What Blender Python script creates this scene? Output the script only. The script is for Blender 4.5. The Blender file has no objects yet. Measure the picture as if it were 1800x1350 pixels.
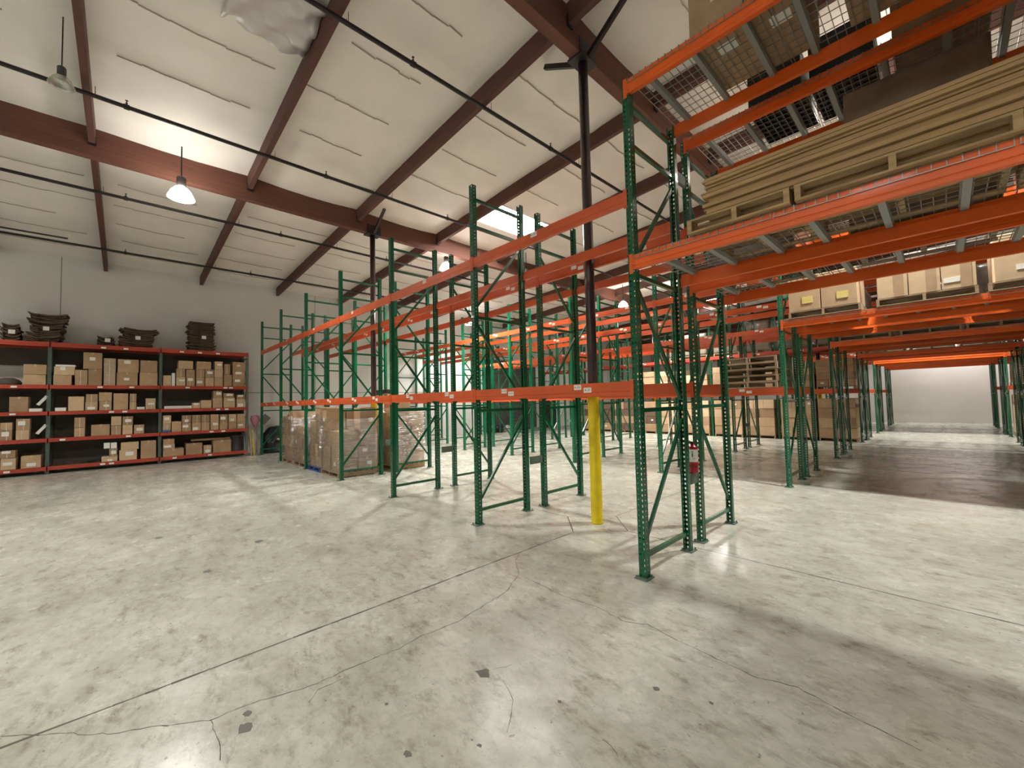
import bpy, bmesh, math, random
from mathutils import Vector, Matrix
random.seed(11)
S = bpy.context.scene
COL = S.collection
PI = math.pi

# ------------------------------------------------------------------ camera
def set_camera():
    yaw, pitch, roll = math.radians(46.564), math.radians(2.5), math.radians(-1.332)
    fw = Vector((-math.sin(yaw)*math.cos(pitch), math.cos(yaw)*math.cos(pitch), math.sin(pitch)))
    rt = Vector((math.cos(yaw), math.sin(yaw), 0)); up = rt.cross(fw)
    R = math.cos(roll)*rt + math.sin(roll)*up
    U = -math.sin(roll)*rt + math.cos(roll)*up
    m = Matrix(((R.x, U.x, -fw.x, 2.083), (R.y, U.y, -fw.y, -3.613), (R.z, U.z, -fw.z, 1.712), (0, 0, 0, 1)))
    cd = bpy.data.cameras.new('camera'); cd.sensor_width = 36; cd.lens = 14.40; cd.clip_start = 0.02; cd.clip_end = 200
    co = bpy.data.objects.new('camera', cd); COL.objects.link(co); co.matrix_world = m
    S.camera = co
set_camera()

# ------------------------------------------------------------------ world, exposure
w = bpy.data.worlds.new('world'); S.world = w; w.use_nodes = True
w.node_tree.nodes['Background'].inputs[0].default_value = (0.75, 0.85, 1.0, 1)
w.node_tree.nodes['Background'].inputs[1].default_value = 0.5
S.view_settings.view_transform = 'Standard'; S.view_settings.look = 'None'
S.view_settings.exposure = 0.8; S.view_settings.gamma = 1.0; S.view_settings.use_curve_mapping = False
S.cycles.use_denoising = True
S.cycles.max_bounces = 8; S.cycles.diffuse_bounces = 5; S.cycles.glossy_bounces = 4
S.cycles.transparent_max_bounces = 12
SKY_POWER = 34.0          # emission of the skylight diffusers
LAMP_POWER = 820.0        # watts of a lit high-bay lamp
WARM = (1.0, 0.97, 0.92)

# ------------------------------------------------------------------ materials
MATS = {}
def srgb(c):
    return tuple(((v/255)/12.92 if v/255 <= 0.04045 else ((v/255+0.055)/1.055)**2.4) for v in c) + (1,)
def mat(name, rgb, rough=0.6, metal=0.0, var=0.0, scale=8.0, bump=0.0, bscale=40.0, spec=0.5, coat=0.0, stretch=(1, 1, 1), dark=None, coord='Object'):
    if name in MATS: return MATS[name]
    m = bpy.data.materials.new(name); m.use_nodes = True; nt = m.node_tree; N = nt.nodes; L = nt.links
    b = N['Principled BSDF']; c = srgb(rgb)
    b.inputs['Base Color'].default_value = c; b.inputs['Roughness'].default_value = rough
    b.inputs['Metallic'].default_value = metal; b.inputs['Specular IOR Level'].default_value = spec
    b.inputs['Coat Weight'].default_value = coat
    m.diffuse_color = c
    if var or bump:
        tc = N.new('ShaderNodeTexCoord'); mp = N.new('ShaderNodeMapping'); mp.inputs['Scale'].default_value = stretch
        L.new(tc.outputs[coord], mp.inputs[0])
    if var:
        nz = N.new('ShaderNodeTexNoise'); nz.inputs['Scale'].default_value = scale; nz.inputs['Detail'].default_value = 4
        oi = N.new('ShaderNodeObjectInfo')
        ad = N.new('ShaderNodeVectorMath'); ad.operation = 'ADD'
        L.new(mp.outputs[0], ad.inputs[0]); L.new(oi.outputs['Random'], ad.inputs[1]); L.new(ad.outputs[0], nz.inputs['Vector'])
        r = N.new('ShaderNodeValToRGB'); d = srgb(dark) if dark else tuple(v*(1-var) for v in c[:3])+(1,)
        r.color_ramp.elements[0].color = d; r.color_ramp.elements[1].color = tuple(min(1, v*(1+var*0.5)) for v in c[:3])+(1,)
        r.color_ramp.elements[0].position = 0.3; r.color_ramp.elements[1].position = 0.7
        L.new(nz.outputs['Fac'], r.inputs[0]); L.new(r.outputs[0], b.inputs['Base Color'])
    if bump:
        n2 = N.new('ShaderNodeTexNoise'); n2.inputs['Scale'].default_value = bscale; n2.inputs['Detail'].default_value = 3
        L.new(mp.outputs[0], n2.inputs['Vector'])
        bp = N.new('ShaderNodeBump'); bp.inputs['Strength'].default_value = bump; bp.inputs['Distance'].default_value = 0.02
        L.new(n2.outputs['Fac'], bp.inputs['Height']); L.new(bp.outputs[0], b.inputs['Normal'])
    MATS[name] = m
    return m
def emis(name, rgb, strength):
    m = bpy.data.materials.new(name); m.use_nodes = True; b = m.node_tree.nodes['Principled BSDF']
    b.inputs['Base Color'].default_value = rgb+(1,); b.inputs['Emission Color'].default_value = rgb+(1,)
    b.inputs['Emission Strength'].default_value = strength; MATS[name] = m; return m

GREEN = mat('green_paint', (4, 92, 60), 0.26, var=0.18, scale=3, coat=0.2)
GREEN2 = mat('green_paint_light', (8, 112, 76), 0.3, var=0.15, scale=3, coat=0.2)
GREYGREEN = mat('grey_green_steel', (84, 98, 90), 0.5, var=0.2, scale=5)
SPACER = mat('grey_spacer_steel', (96, 112, 102), 0.5, var=0.1)
DECKOR = mat('bright_orange_paint', (234, 100, 24), 0.45, var=0.12, scale=2.5, coat=0.03)
ORANGE = mat('orange_paint', (208, 90, 44), 0.42, var=0.14, scale=2.5, coat=0.15)
REDOR = mat('faded_red_orange_paint', (178, 68, 48), 0.45, var=0.2, scale=3)
WHITE = mat('white_sticker', (232, 232, 226), 0.5)
YELSTK = mat('yellow_sticker', (214, 196, 120), 0.55)
INK = mat('black_ink', (22, 22, 24), 0.6)
GALV = mat('galvanised_wire', (150, 148, 138), 0.4, metal=0.5, var=0.15)
CARD = [mat('cardboard_a', (186, 158, 124), 0.85, var=0.12, scale=6, bump=0.1, bscale=8),
        mat('cardboard_b', (174, 146, 114), 0.85, var=0.12, scale=6, bump=0.1, bscale=8),
        mat('cardboard_c', (202, 176, 142), 0.85, var=0.1, scale=6, bump=0.1, bscale=8),
        mat('cardboard_d', (162, 134, 104), 0.85, var=0.15, scale=6, bump=0.1, bscale=8)]
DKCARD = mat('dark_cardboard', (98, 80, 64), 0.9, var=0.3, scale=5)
TAPE = mat('packing_tape', (196, 168, 120), 0.3, spec=0.6)
WTAPE = mat('clear_tape', (214, 206, 190), 0.25)
WOOD = mat('pallet_wood', (180, 152, 110), 0.8, var=0.3, scale=3, stretch=(1, 8, 8))
OLDWOOD = mat('old_pallet_wood', (164, 142, 114), 0.85, var=0.35, scale=3, stretch=(1, 8, 8))
SHEET = mat('fibreboard_edge', (180, 148, 106), 0.8, var=0.18, scale=2, stretch=(1, 1, 30))
BACKP = mat('back_panel_grey', (92, 86, 80), 0.85, var=0.12, scale=3)
PLY = mat('plywood_shelf', (104, 84, 66), 0.85, var=0.25, scale=4)
GLULAM = mat('glulam_timber', (112, 70, 56), 0.7, var=0.22, scale=2.0, stretch=(4, 0.4, 14))
PURLIN = mat('purlin_timber', (96, 62, 53), 0.75, var=0.25, scale=3, stretch=(0.5, 4, 6))
PIPE = mat('black_pipe', (38, 30, 34), 0.45)
COLM = mat('column_paint', (52, 34, 36), 0.28, coat=0.4)
YELLOW = mat('yellow_paint', (240, 214, 26), 0.4, var=0.12, scale=5, dark=(216, 190, 22))
BLACKP = mat('black_plastic', (26, 27, 32), 0.45)
BLUEP = mat('blue_pallet_paint', (70, 92, 150), 0.6, var=0.2)
RED = mat('extinguisher_red', (176, 14, 30), 0.22, coat=0.5)
PINK = mat('pink_cloth', (190, 130, 150), 0.8, var=0.15)
DIM = mat('dark_grey_film', (52, 50, 52), 0.35)
WRAPPED = mat('film_over_brown_paper', (116, 98, 76), 0.3, var=0.3, scale=4, bump=0.6, bscale=6, coat=0.4)

def film_material():
    m = bpy.data.materials.new('stretch_film'); m.use_nodes = True; N = m.node_tree.nodes; L = m.node_tree.links
    N.remove(N['Principled BSDF']); out = N['Material Output']
    tr = N.new('ShaderNodeBsdfTransparent'); gl = N.new('ShaderNodeBsdfGlossy'); gl.inputs['Roughness'].default_value = 0.12
    gl.inputs['Color'].default_value = (0.9, 0.9, 0.92, 1)
    mx = N.new('ShaderNodeMixShader'); L.new(tr.outputs[0], mx.inputs[1]); L.new(gl.outputs[0], mx.inputs[2])
    tc = N.new('ShaderNodeTexCoord'); mp = N.new('ShaderNodeMapping'); mp.inputs['Scale'].default_value = (1.2, 1.2, 7)
    nz = N.new('ShaderNodeTexNoise'); nz.inputs['Scale'].default_value = 4; nz.inputs['Detail'].default_value = 4
    L.new(tc.outputs['Object'], mp.inputs[0]); L.new(mp.outputs[0], nz.inputs['Vector'])
    mr = N.new('ShaderNodeMapRange'); mr.inputs[1].default_value = 0.45; mr.inputs[2].default_value = 0.75; mr.inputs[3].default_value = 0.12; mr.inputs[4].default_value = 0.6
    L.new(nz.outputs['Fac'], mr.inputs[0]); L.new(mr.outputs[0], mx.inputs[0])
    bp = N.new('ShaderNodeBump'); bp.inputs['Strength'].default_value = 1.0; bp.inputs['Distance'].default_value = 0.05
    L.new(nz.outputs['Fac'], bp.inputs['Height']); L.new(bp.outputs[0], gl.inputs['Normal'])
    L.new(mx.outputs[0], out.inputs['Surface']); MATS['film'] = m; return m
FILM = film_material()

def floor_material():
    m = bpy.data.materials.new('polished_concrete'); m.use_nodes = True; N = m.node_tree.nodes; L = m.node_tree.links
    b = N['Principled BSDF']; tc = N.new('ShaderNodeTexCoord')
    def noise(sc, det, rough=0.6, stretch=None, dist=0.0):
        n = N.new('ShaderNodeTexNoise'); n.inputs['Scale'].default_value = sc; n.inputs['Detail'].default_value = det
        n.inputs['Roughness'].default_value = rough; n.inputs['Distortion'].default_value = dist
        if stretch:
            mp = N.new('ShaderNodeMapping'); mp.inputs['Scale'].default_value = stretch
            mp.inputs['Rotation'].default_value = (0, 0, 0.5)
            L.new(tc.outputs['Object'], mp.inputs[0]); L.new(mp.outputs[0], n.inputs['Vector'])
        else: L.new(tc.outputs['Object'], n.inputs['Vector'])
        return n
    def ramp(n, p0, p1, c0, c1):
        r = N.new('ShaderNodeValToRGB'); e = r.color_ramp.elements
        e[0].position = p0; e[1].position = p1; e[0].color = c0; e[1].color = c1
        L.new(n.outputs['Fac'], r.inputs[0]); return r
    def mul(a, bb, f):
        x = N.new('ShaderNodeMix'); x.data_type = 'RGBA'; x.blend_type = 'MULTIPLY'; x.inputs[0].default_value = f
        L.new(a, x.inputs[6]); L.new(bb, x.inputs[7]); return x.outputs[2]
    big = ramp(noise(0.5, 7, 0.6), 0.32, 0.68, srgb((178, 180, 168)), srgb((208, 211, 201)))
    mid = ramp(noise(2.0, 9, 0.66, (1.0, 1.6, 1)), 0.30, 0.66, srgb((188, 180, 164)), (1, 1, 1, 1))
    fine = ramp(noise(9, 7, 0.75, (1.0, 1.5, 1)), 0.28, 0.55, srgb((172, 166, 152)), (1, 1, 1, 1))
    speck = ramp(noise(24, 3, 0.6), 0.27, 0.34, srgb((120, 112, 100)), (1, 1, 1, 1))
    spots = ramp(noise(4.0, 9, 0.72, (1, 2.0, 1)), 0.30, 0.47, srgb((158, 146, 126)), (1, 1, 1, 1))
    c = mul(big.outputs[0], mid.outputs[0], 0.5); c = mul(c, fine.outputs[0], 0.5); c = mul(c, speck.outputs[0], 0.7); c = mul(c, spots.outputs[0], 0.75)
    L.new(c, b.inputs['Base Color'])
    rn = noise(2.2, 5); mr = N.new('ShaderNodeMapRange'); mr.inputs[1].default_value = 0.35; mr.inputs[2].default_value = 0.7
    mr.inputs[3].default_value = 0.17; mr.inputs[4].default_value = 0.36
    L.new(rn.outputs['Fac'], mr.inputs[0]); L.new(mr.outputs[0], b.inputs['Roughness'])
    b.inputs['Specular IOR Level'].default_value = 0.32
    bn = noise(5, 4); bp = N.new('ShaderNodeBump'); bp.inputs['Strength'].default_value = 0.12; bp.inputs['Distance'].default_value = 0.01
    L.new(bn.outputs['Fac'], bp.inputs['Height']); L.new(bp.outputs[0], b.inputs['Normal'])
    MATS['floor'] = m; return m
FLOORM = floor_material()
JOINT = mat('joint_filler', (70, 66, 60), 0.8)
CRACKM = mat('crack_dark', (84, 80, 72), 0.8)
STAINM = mat('grey_patch', (104, 102, 98), 0.7)
INSUL = mat('white_insulation_facing', (238, 234, 228), 0.62, var=0.06, scale=1.5, bump=0.25, bscale=2.5)
SEAM = mat('insulation_seam', (184, 176, 162), 0.7)
FOIL = mat('silver_foil', (206, 202, 202), 0.4, metal=0.25, bump=0.3, bscale=3)
WALLM = mat('painted_concrete_wall', (222, 222, 218), 0.75, var=0.07, scale=0.6, bump=0.05)
WALLSEAM = mat('wall_joint_sealant', (150, 148, 142), 0.8)
SLATM = mat('rollup_slat_grey', (92, 92, 94), 0.5, var=0.1)

# ------------------------------------------------------------------ mesh helpers
class MB:
    def __init__(s): s.v = []; s.f = []
    def box(s, x0, x1, y0, y1, z0, z1):
        i = len(s.v)
        s.v += [(x0,y0,z0),(x1,y0,z0),(x1,y1,z0),(x0,y1,z0),(x0,y0,z1),(x1,y0,z1),(x1,y1,z1),(x0,y1,z1)]
        s.f += [(i,i+3,i+2,i+1),(i+4,i+5,i+6,i+7),(i,i+1,i+5,i+4),(i+1,i+2,i+6,i+5),(i+2,i+3,i+7,i+6),(i+3,i,i+4,i+7)]
        return s
    def bar(s, p, q, wd, ht, up=(0, 0, 1)):
        p, q = Vector(p), Vector(q); d = (q-p).normalized(); u = Vector(up)
        if abs(d.dot(u)) > 0.98: u = Vector((0, 1, 0))
        a = d.cross(u).normalized()*wd/2; b = a.cross(d).normalized()*ht/2; i = len(s.v)
        for c in (p, q): s.v += [tuple(c-a-b), tuple(c+a-b), tuple(c+a+b), tuple(c-a+b)]
        s.f += [(i,i+3,i+2,i+1),(i+4,i+5,i+6,i+7),(i,i+1,i+5,i+4),(i+1,i+2,i+6,i+5),(i+2,i+3,i+7,i+6),(i+3,i,i+4,i+7)]
        return s
    def tube(s, p, q, r0, r1=None, n=12, cap=True):
        r1 = r0 if r1 is None else r1
        p, q = Vector(p), Vector(q); d = (q-p).normalized(); u = Vector((0, 0, 1)) if abs(d.z) < 0.9 else Vector((1, 0, 0))
        a = d.cross(u).normalized(); b = a.cross(d).normalized(); i = len(s.v)
        for c, r in ((p, r0), (q, r1)):
            for k in range(n):
                t = 2*PI*k/n; s.v.append(tuple(c+a*r*math.cos(t)+b*r*math.sin(t)))
        for k in range(n):
            l = (k+1) % n; s.f.append((i+k, i+n+k, i+n+l, i+l))
        if cap: s.f.append(tuple(range(i, i+n))); s.f.append(tuple(range(i+2*n-1, i+n-1, -1)))
        return s
    def lathe(s, prof, n=20, c=(0, 0, 0)):
        i = len(s.v)
        for r, z in prof:
            for k in range(n):
                t = 2*PI*k/n; s.v.append((c[0]+r*math.cos(t), c[1]+r*math.sin(t), c[2]+z))
        for j in range(len(prof)-1):
            for k in range(n):
                l = (k+1) % n; s.f.append((i+j*n+k, i+j*n+l, i+(j+1)*n+l, i+(j+1)*n+k))
        return s
    def prism(s, poly, z0, z1, axis='z'):
        i = len(s.v); n = len(poly)
        for z in (z0, z1):
            for a, b in poly:
                s.v.append((a, b, z) if axis == 'z' else ((z, a, b) if axis == 'x' else (a, z, b)))
        s.f.append(tuple(range(i+n-1, i-1, -1))); s.f.append(tuple(range(i+n, i+2*n)))
        for k in range(n):
            l = (k+1) % n; s.f.append((i+k, i+l, i+n+l, i+n+k))
        return s
    def mesh(s, name, m, smooth=False, solid=0, recalc=True):
        me = bpy.data.meshes.new(name); me.from_pydata(s.v, [], s.f)
        ms = m if isinstance(m, (list, tuple)) else [m]
        for x in ms: me.materials.append(x)
        bm = bmesh.new(); bm.from_mesh(me)
        if solid:
            bmesh.ops.remove_doubles(bm, verts=bm.verts, dist=1e-5)
            bmesh.ops.recalc_face_normals(bm, faces=bm.faces)
            bmesh.ops.solidify(bm, geom=bm.faces[:], thickness=solid)
        elif recalc: bmesh.ops.recalc_face_normals(bm, faces=bm.faces)
        bm.to_mesh(me); bm.free()
        if smooth:
            for p in me.polygons: p.use_smooth = True
        return me
    def obj(s, name, m, parent=None, loc=(0, 0, 0), rz=0, **k):
        return inst(s.mesh(name, m, **k), name, parent, loc, rz)
def inst(me, name, parent=None, loc=(0, 0, 0), rz=0, rot=None):
    o = bpy.data.objects.new(name, me); COL.objects.link(o); o.location = loc
    o.rotation_euler = rot if rot else (0, 0, rz)
    if parent is not None: o.parent = parent
    return o
USED = {}
def tag(o, label, cat, group=None):
    if label in USED: print('DUPLICATE LABEL', label)
    n = len(label.split())
    if n < 4 or n > 16: print('LABEL LENGTH', n, label)
    USED[label] = 1
    o['label'] = label; o['category'] = cat
    if group: o['group'] = group
    return o
def thing(name, label, cat, loc=(0, 0, 0), rz=0, group=None):
    o = bpy.data.objects.new(name, None); COL.objects.link(o); o.location = loc; o.rotation_euler = (0, 0, rz)
    o.empty_display_size = 0.1
    return tag(o, label, cat, group)
def struct(o): o['kind'] = 'structure'; return o
def bevelbox(w, d, h, m, bev=0.008, name='box', jit=0.0):
    bm = bmesh.new(); bmesh.ops.create_cube(bm, size=1)
    for v in bm.verts:
        v.co = Vector((v.co.x*w, v.co.y*d, (v.co.z+0.5)*h))
        if jit and v.co.z > h*0.5: v.co += Vector([random.uniform(-jit, jit) for _ in range(3)])
    if bev: bmesh.ops.bevel(bm, geom=bm.edges[:], offset=bev, segments=1, affect='EDGES')
    me = bpy.data.meshes.new(name); bm.to_mesh(me); bm.free(); me.materials.append(m); return me
def text_mesh(txt, size, name='printed_code'):
    cu = bpy.data.curves.new('t', 'FONT'); cu.body = txt; cu.size = size; cu.align_x = 'CENTER'; cu.align_y = 'CENTER'
    cu.extrude = 0.0004; cu.resolution_u = 2
    o = bpy.data.objects.new('t', cu); COL.objects.link(o)
    dg = bpy.context.evaluated_depsgraph_get(); dg.update()
    me = bpy.data.meshes.new_from_object(o.evaluated_get(dg)); bpy.data.objects.remove(o); me.name = name
    me.materials.clear(); me.materials.append(INK); return me

# ------------------------------------------------------------------ the setting
XW, XE, YS, YN = -16.1, 20.0, -14.0, 29.5
def ceil_z(x): return 7.2 + 0.048*(x+1.33)
GX = [-8.35, -1.33, 5.69, 12.71]
NODE_Y = 1.16
def slabs():
    fl = MB().box(XW-.3, XE+.3, YS-.3, YN+.3, -0.3, -0.025).obj('floor', JOINT); struct(fl)
    xs = [XW] + GX + [XE]; ys = [YS, -6.4, NODE_Y, 8.76, 16.36, 23.96, YN]
    nodes = {(x, y) for x in GX for y in (NODE_Y, 16.36)}
    g = 0.0055; c = 0.50
    for i in range(len(xs)-1):
        for j in range(len(ys)-1):
            x0, x1, y0, y1 = xs[i]+g, xs[i+1]-g, ys[j]+g, ys[j+1]-g
            P = []
            for (x, y, sx, sy, nx, ny) in ((x0, y0, 1, 1, xs[i], ys[j]), (x1, y0, -1, 1, xs[i+1], ys[j]), (x1, y1, -1, -1, xs[i+1], ys[j+1]), (x0, y1, 1, -1, xs[i], ys[j+1])):
                if (nx, ny) in nodes:
                    a, b = (x+sx*c, y), (x, y+sy*c)
                    P += [b, a] if sx*sy > 0 else [a, b]
                else: P.append((x, y))
            MB().prism(P, -0.03, 0.0).obj('floor_slab', FLOORM, fl)
    for (x, y) in nodes:
        q = c-0.008
        MB().prism([(x-q, y), (x, y-q), (x+q, y), (x, y+q)], -0.03, 0.0).obj('floor_slab', FLOORM, fl)
    cracks = [[(-1.45,-4.07),(-1.26,-3.85),(-1.05,-3.65),(-0.93,-3.45),(-0.78,-3.25),(-0.78,-3.09),(-0.71,-2.9),(-0.67,-2.72),(-0.67,-2.5),(-0.64,-2.19),(-0.66,-2.0),(-0.63,-1.72),(-0.68,-1.39),(-0.73,-1.08),(-0.91,-0.75),(-1.2,-0.52),(-1.32,-0.32)],
      [(-0.87,-0.75),(-0.34,-0.79),(0.03,-0.75),(0.31,-0.79),(0.45,-0.7),(0.69,-0.75),(0.97,-0.77),(1.21,-0.79),(1.4,-0.72),(1.62,-0.77),(1.8,-0.8),(1.96,-0.83)],
      [(-0.78,-3.25),(-0.53,-3.23),(-0.38,-3.26)],[(-0.53,-2.81),(-0.61,-2.74),(-0.6,-2.53)],[(0.01,-1.87),(0.08,-1.72)],
      [(0.13,-1.89),(0.29,-1.97),(0.47,-2.18)],[(0.82,-1.83),(0.9,-1.86),(0.95,-1.88)]]
    rc = random.Random(5)
    for q, cr in enumerate(cracks):
        pts = []
        for a, b in zip(cr, cr[1:]):
            n = max(2, int(math.dist(a, b)/0.04))
            for k in range(n): pts.append((a[0]+(b[0]-a[0])*k/n+rc.uniform(-.007, .007), a[1]+(b[1]-a[1])*k/n+rc.uniform(-.007, .007)))
        mb = MB()
        for k in range(len(pts)-1):
            a, b = Vector(pts[k]), Vector(pts[k+1]); d = (b-a); 
            if d.length < 1e-4: continue
            nrm = Vector((-d.y, d.x)).normalized()*(0.0025 if q < 2 else 0.0016)*rc.uniform(.5, 1.5)
            mb.prism([tuple(a-nrm), tuple(b-nrm), tuple(b+nrm), tuple(a+nrm)], -0.001, 0.0006)
        mb.obj('floor_crack', CRACKM, fl)
    # grimy edges of the two nearest joints
    for (ax, c0, a0, a1, wd) in (('y', -1.33, -6.3, 0.62, .007), ('x', 1.16, -.8, 5.0, .006), ('x', 1.16, -8.2, -1.9, .004), ('y', -1.33, 1.7, 8.6, .004)):
        a = a0
        while a < a1:
            b = min(a1, a+rc.uniform(.08, .5)); e0, e1 = c0-wd*rc.uniform(.5, 1.7), c0+wd*rc.uniform(.5, 1.9); m2 = (a+b)/2; f0, f1 = c0-wd*rc.uniform(.6, 2), c0+wd*rc.uniform(.6, 2)
            P = [(e0, a), (e1, a), (f1, m2), (c0+wd*.6, b), (c0-wd*.6, b), (f0, m2)]
            if ax == 'x': P = [(q, p) for p, q in P]
            MB().prism(P, -0.001, 0.0005).obj('joint_grime', CRACKM, fl); a = b
    for (x, y, r) in [(-0.01,-1.94,.045),(-0.58,-3.12,.035),(-0.69,-3.09,.025),(0.19,-2.58,.02),(0.83,-1.31,.018),(0.49,-1.79,.012),(-5.27,-3.25,.05),(-3.36,-2.95,.04),(-4.05,-2.34,.05),(.4,-2.3,.012),(.9,-2.0,.01),(-.2,-2.5,.012),(1.1,-1.2,.012)]:
        P = [(x+r*rc.uniform(.6, 1.2)*math.cos(t)*1.3, y+r*rc.uniform(.6, 1.2)*math.sin(t)) for t in [k*PI/6 for k in range(12)]]
        MB().prism(P, -0.001, 0.0006).obj('floor_patch', STAINM, fl)
    return fl
slabs()

# walls
wl = struct(MB().box(XW-.2, XW, YS, YN, 0, 6.6).obj('wall_left', WALLM))
for y in [-5.05, 2.2, 9.4, 16.7, 24]:
    MB().box(XW, XW+.004, y-.012, y+.012, 0, 6.5).obj('panel_joint', WALLSEAM, wl)
MB().box(XW, XW+.005, YS, YN, 2.28, 2.31).obj('panel_joint', WALLSEAM, wl)
wb = struct(MB().box(XW, XE, YN, YN+.2, 0, 8.6).obj('wall_back', WALLM))
for x in [-12, -5.4, 8.5, 15]: MB().box(x-.01, x+.01, YN-.004, YN, 0, 7).obj('panel_joint', WALLSEAM, wb)
struct(MB().box(XE, XE+.2, YS, YN, 0, 8.6).obj('wall_right', WALLM))
struct(MB().box(XW, XE, YS-.2, YS, 0, 8.6).obj('wall_front', WALLM))

# roll-up door in the left wall
dr = struct(MB().box(XW, XW+.06, 11.25, 15.65, 0, 4.2).obj('door_1', mat('door_frame_dark', (60, 60, 62), 0.5)))
sl = MB()
for k in range(41): sl.prism([(XW+.06, .05+k*.1), (XW+.085, .06+k*.1), (XW+.085, .13+k*.1), (XW+.06, .145+k*.1)], 11.35, 15.55, 'y')
so = sl.obj('door_slats', SLATM, dr); so['kind'] = 'stuff'
MB().box(XW+.06, XW+.1, 13.2, 13.7, 0.75, .8).obj('door_handle', BLACKP, dr)
d2 = struct(MB().box(XW, XW+.05, 16.0, 17.6, 0, 2.3).obj('door_2', mat('dark_doorway', (34, 34, 38), 0.7)))
MB().box(XW, XW+.08, 15.9, 16.0, 0, 2.38).obj('door_jamb', WALLM, d2)
MB().box(XW, XW+.08, 17.6, 17.7, 0, 2.38).obj('door_jamb', WALLM, d2)

# ceiling : insulated panels between girders and purlins, with skylight openings
PY = [YS] + [0.78+2.44*k for k in range(-6, 12)] + [YN]
GXX = [XW] + GX + [XE]
SKYL = [(-6.86, -5.74, 4), (-6.7, -5.6, 10), (0.6, 1.8, -2)]  # the last skylight is unseen, added behind the camera for front fill
# third value: number of the purlin bay (bay n lies between y = 0.78+2.44*(n-1-... ))
def bay(n): return (0.78+2.44*(n-3), 0.78+2.44*(n-2))     # bay 4 = 3.22 .. 5.66
root_c = MB().box(XW, XE, YS, YN, 8.7, 8.8).obj('ceiling', PURLIN); struct(root_c)
def ceiling():
    rc = random.Random(3)
    sk = {}
    for (a, b, n) in SKYL: sk.setdefault(round(bay(n)[0], 2), []).append((a, b))
    for i in range(len(GXX)-1):
        for j in range(len(PY)-1):
            y0, y1 = PY[j], PY[j+1]; x0, x1 = GXX[i], GXX[i+1]
            holes = [h for h in sk.get(round(y0, 2), []) if x0 <= h[0] and h[1] <= x1]
            xs = [x0]
            segs = []
            for h in sorted(holes): segs.append((xs[-1], h[0])); xs.append(h[1])
            segs.append((xs[-1], x1))
            for (a, b) in segs:
                mb = MB(); n = max(3, int((b-a)/0.2)); m = 8; ph = rc.uniform(0, 9)
                for q in range(n+1):
                    x = a+(b-a)*q/n
                    s = abs(((x-x0)/1.17) % 1.0-0.5)*2        # 1 at a seam
                    for r in range(m+1):
                        y = y0+(y1-y0)*r/m
                        sag = 0.05*math.sin(PI*r/m)*(1+.5*math.sin(x*2.1+ph))*(1-s*.3)
                        seam = 0.022*max(0, (s-.82)/.18)
                        edge = 0.05*(1-min(1, abs(x-x0)/.25))*0 + 0.06*(1-min(1, abs(x1-x)/.3))
                        mb.v.append((x, y, ceil_z(x)-.02-sag-seam-edge+rc.uniform(-.004, .004)))
                for q in range(n):
                    for r in range(m):
                        k = q*(m+1)+r; mb.f.append((k, k+1, k+m+2, k+m+1))
                # top skin to give it body
                k0 = len(mb.v)
                mb.v += [(a, y0, ceil_z(a)+.1), (a, y1, ceil_z(a)+.1), (b, y1, ceil_z(b)+.1), (b, y0, ceil_z(b)+.1)]
                mb.f.append((k0, k0+1, k0+2, k0+3))
                po = mb.obj('insulation_panel', INSUL, root_c, smooth=True, recalc=False)
                sm = MB()
                for q in range(1, 6):
                    x = x0+1.17*q
                    if not (a+.1 < x < b-.1): continue
                    ya = y0+rc.uniform(.05, .4); yb = y1-rc.uniform(.05, .9)
                    for r in range(6):
                        t0, t1 = ya+(yb-ya)*r/6, ya+(yb-ya)*(r+1)/6
                        zz = [ceil_z(x)-.024-.05*math.sin(PI*(t-y0)/(y1-y0))*(1+.5*math.sin(x*2.1+ph))*.72-.022-(.06*(1-min(1, abs(x1-x)/.3))) for t in (t0, t1)]
                        xw = rc.uniform(-.02, .02)
                        sm.bar((x+xw, t0, zz[0]), (x+rc.uniform(-.02, .02), t1, zz[1]), .009, .02)
                if sm.v: sm.obj('panel_seam', SEAM, po)
ceiling()
def skylights():
    em = emis('skylight_diffuser', (1.0, 0.97, 0.92), SKY_POWER)
    for k, (a, b, n) in enumerate(SKYL):
        y0, y1 = bay(n); z = ceil_z((a+b)/2)
        t = bpy.data.objects.new('window_%d' % (k+1), None); COL.objects.link(t); t.location = ((a+b)/2, (y0+y1)/2, z)
        t.empty_display_size = .1; struct(t)
        hw, hd = (b-a)/2, (y1-y0)/2
        mb = MB(); mb.box(-hw-.02, -hw, -hd, hd, -.06, .45).box(hw, hw+.02, -hd, hd, -.06, .45).box(-hw, hw, -hd-.02, -hd, -.02, .45).box(-hw, hw, hd, hd+.02, -.02, .45)
        mb.obj('skylight_curb', INSUL, t)
        MB().box(-hw, hw, -hd, hd, -.01, .02).obj('skylight_pane', em, t)
skylights()
# wrinkled foil patch over an old skylight
def foil():
    rc = random.Random(8); mb = MB(); n = 14; x0, x1, y0, y1 = -4.32, -3.3, -2.75, -1.72
    for q in range(n+1):
        for r in range(n+1):
            x = x0+(x1-x0)*q/n; y = y0+(y1-y0)*r/n
            z = ceil_z(x)-.12+.035*math.sin(q*1.3+r*.5)+.03*math.sin(r*1.1-q*.7)+rc.uniform(-.012, .012)
            mb.v.append((x, y, z))
    for q in range(n):
        for r in range(n):
            k = q*(n+1)+r; mb.f.append((k, k+1, k+n+2, k+n+1))
    mb.obj('foil_patch', FOIL, root_c, smooth=True, solid=.004)
foil()
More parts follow.
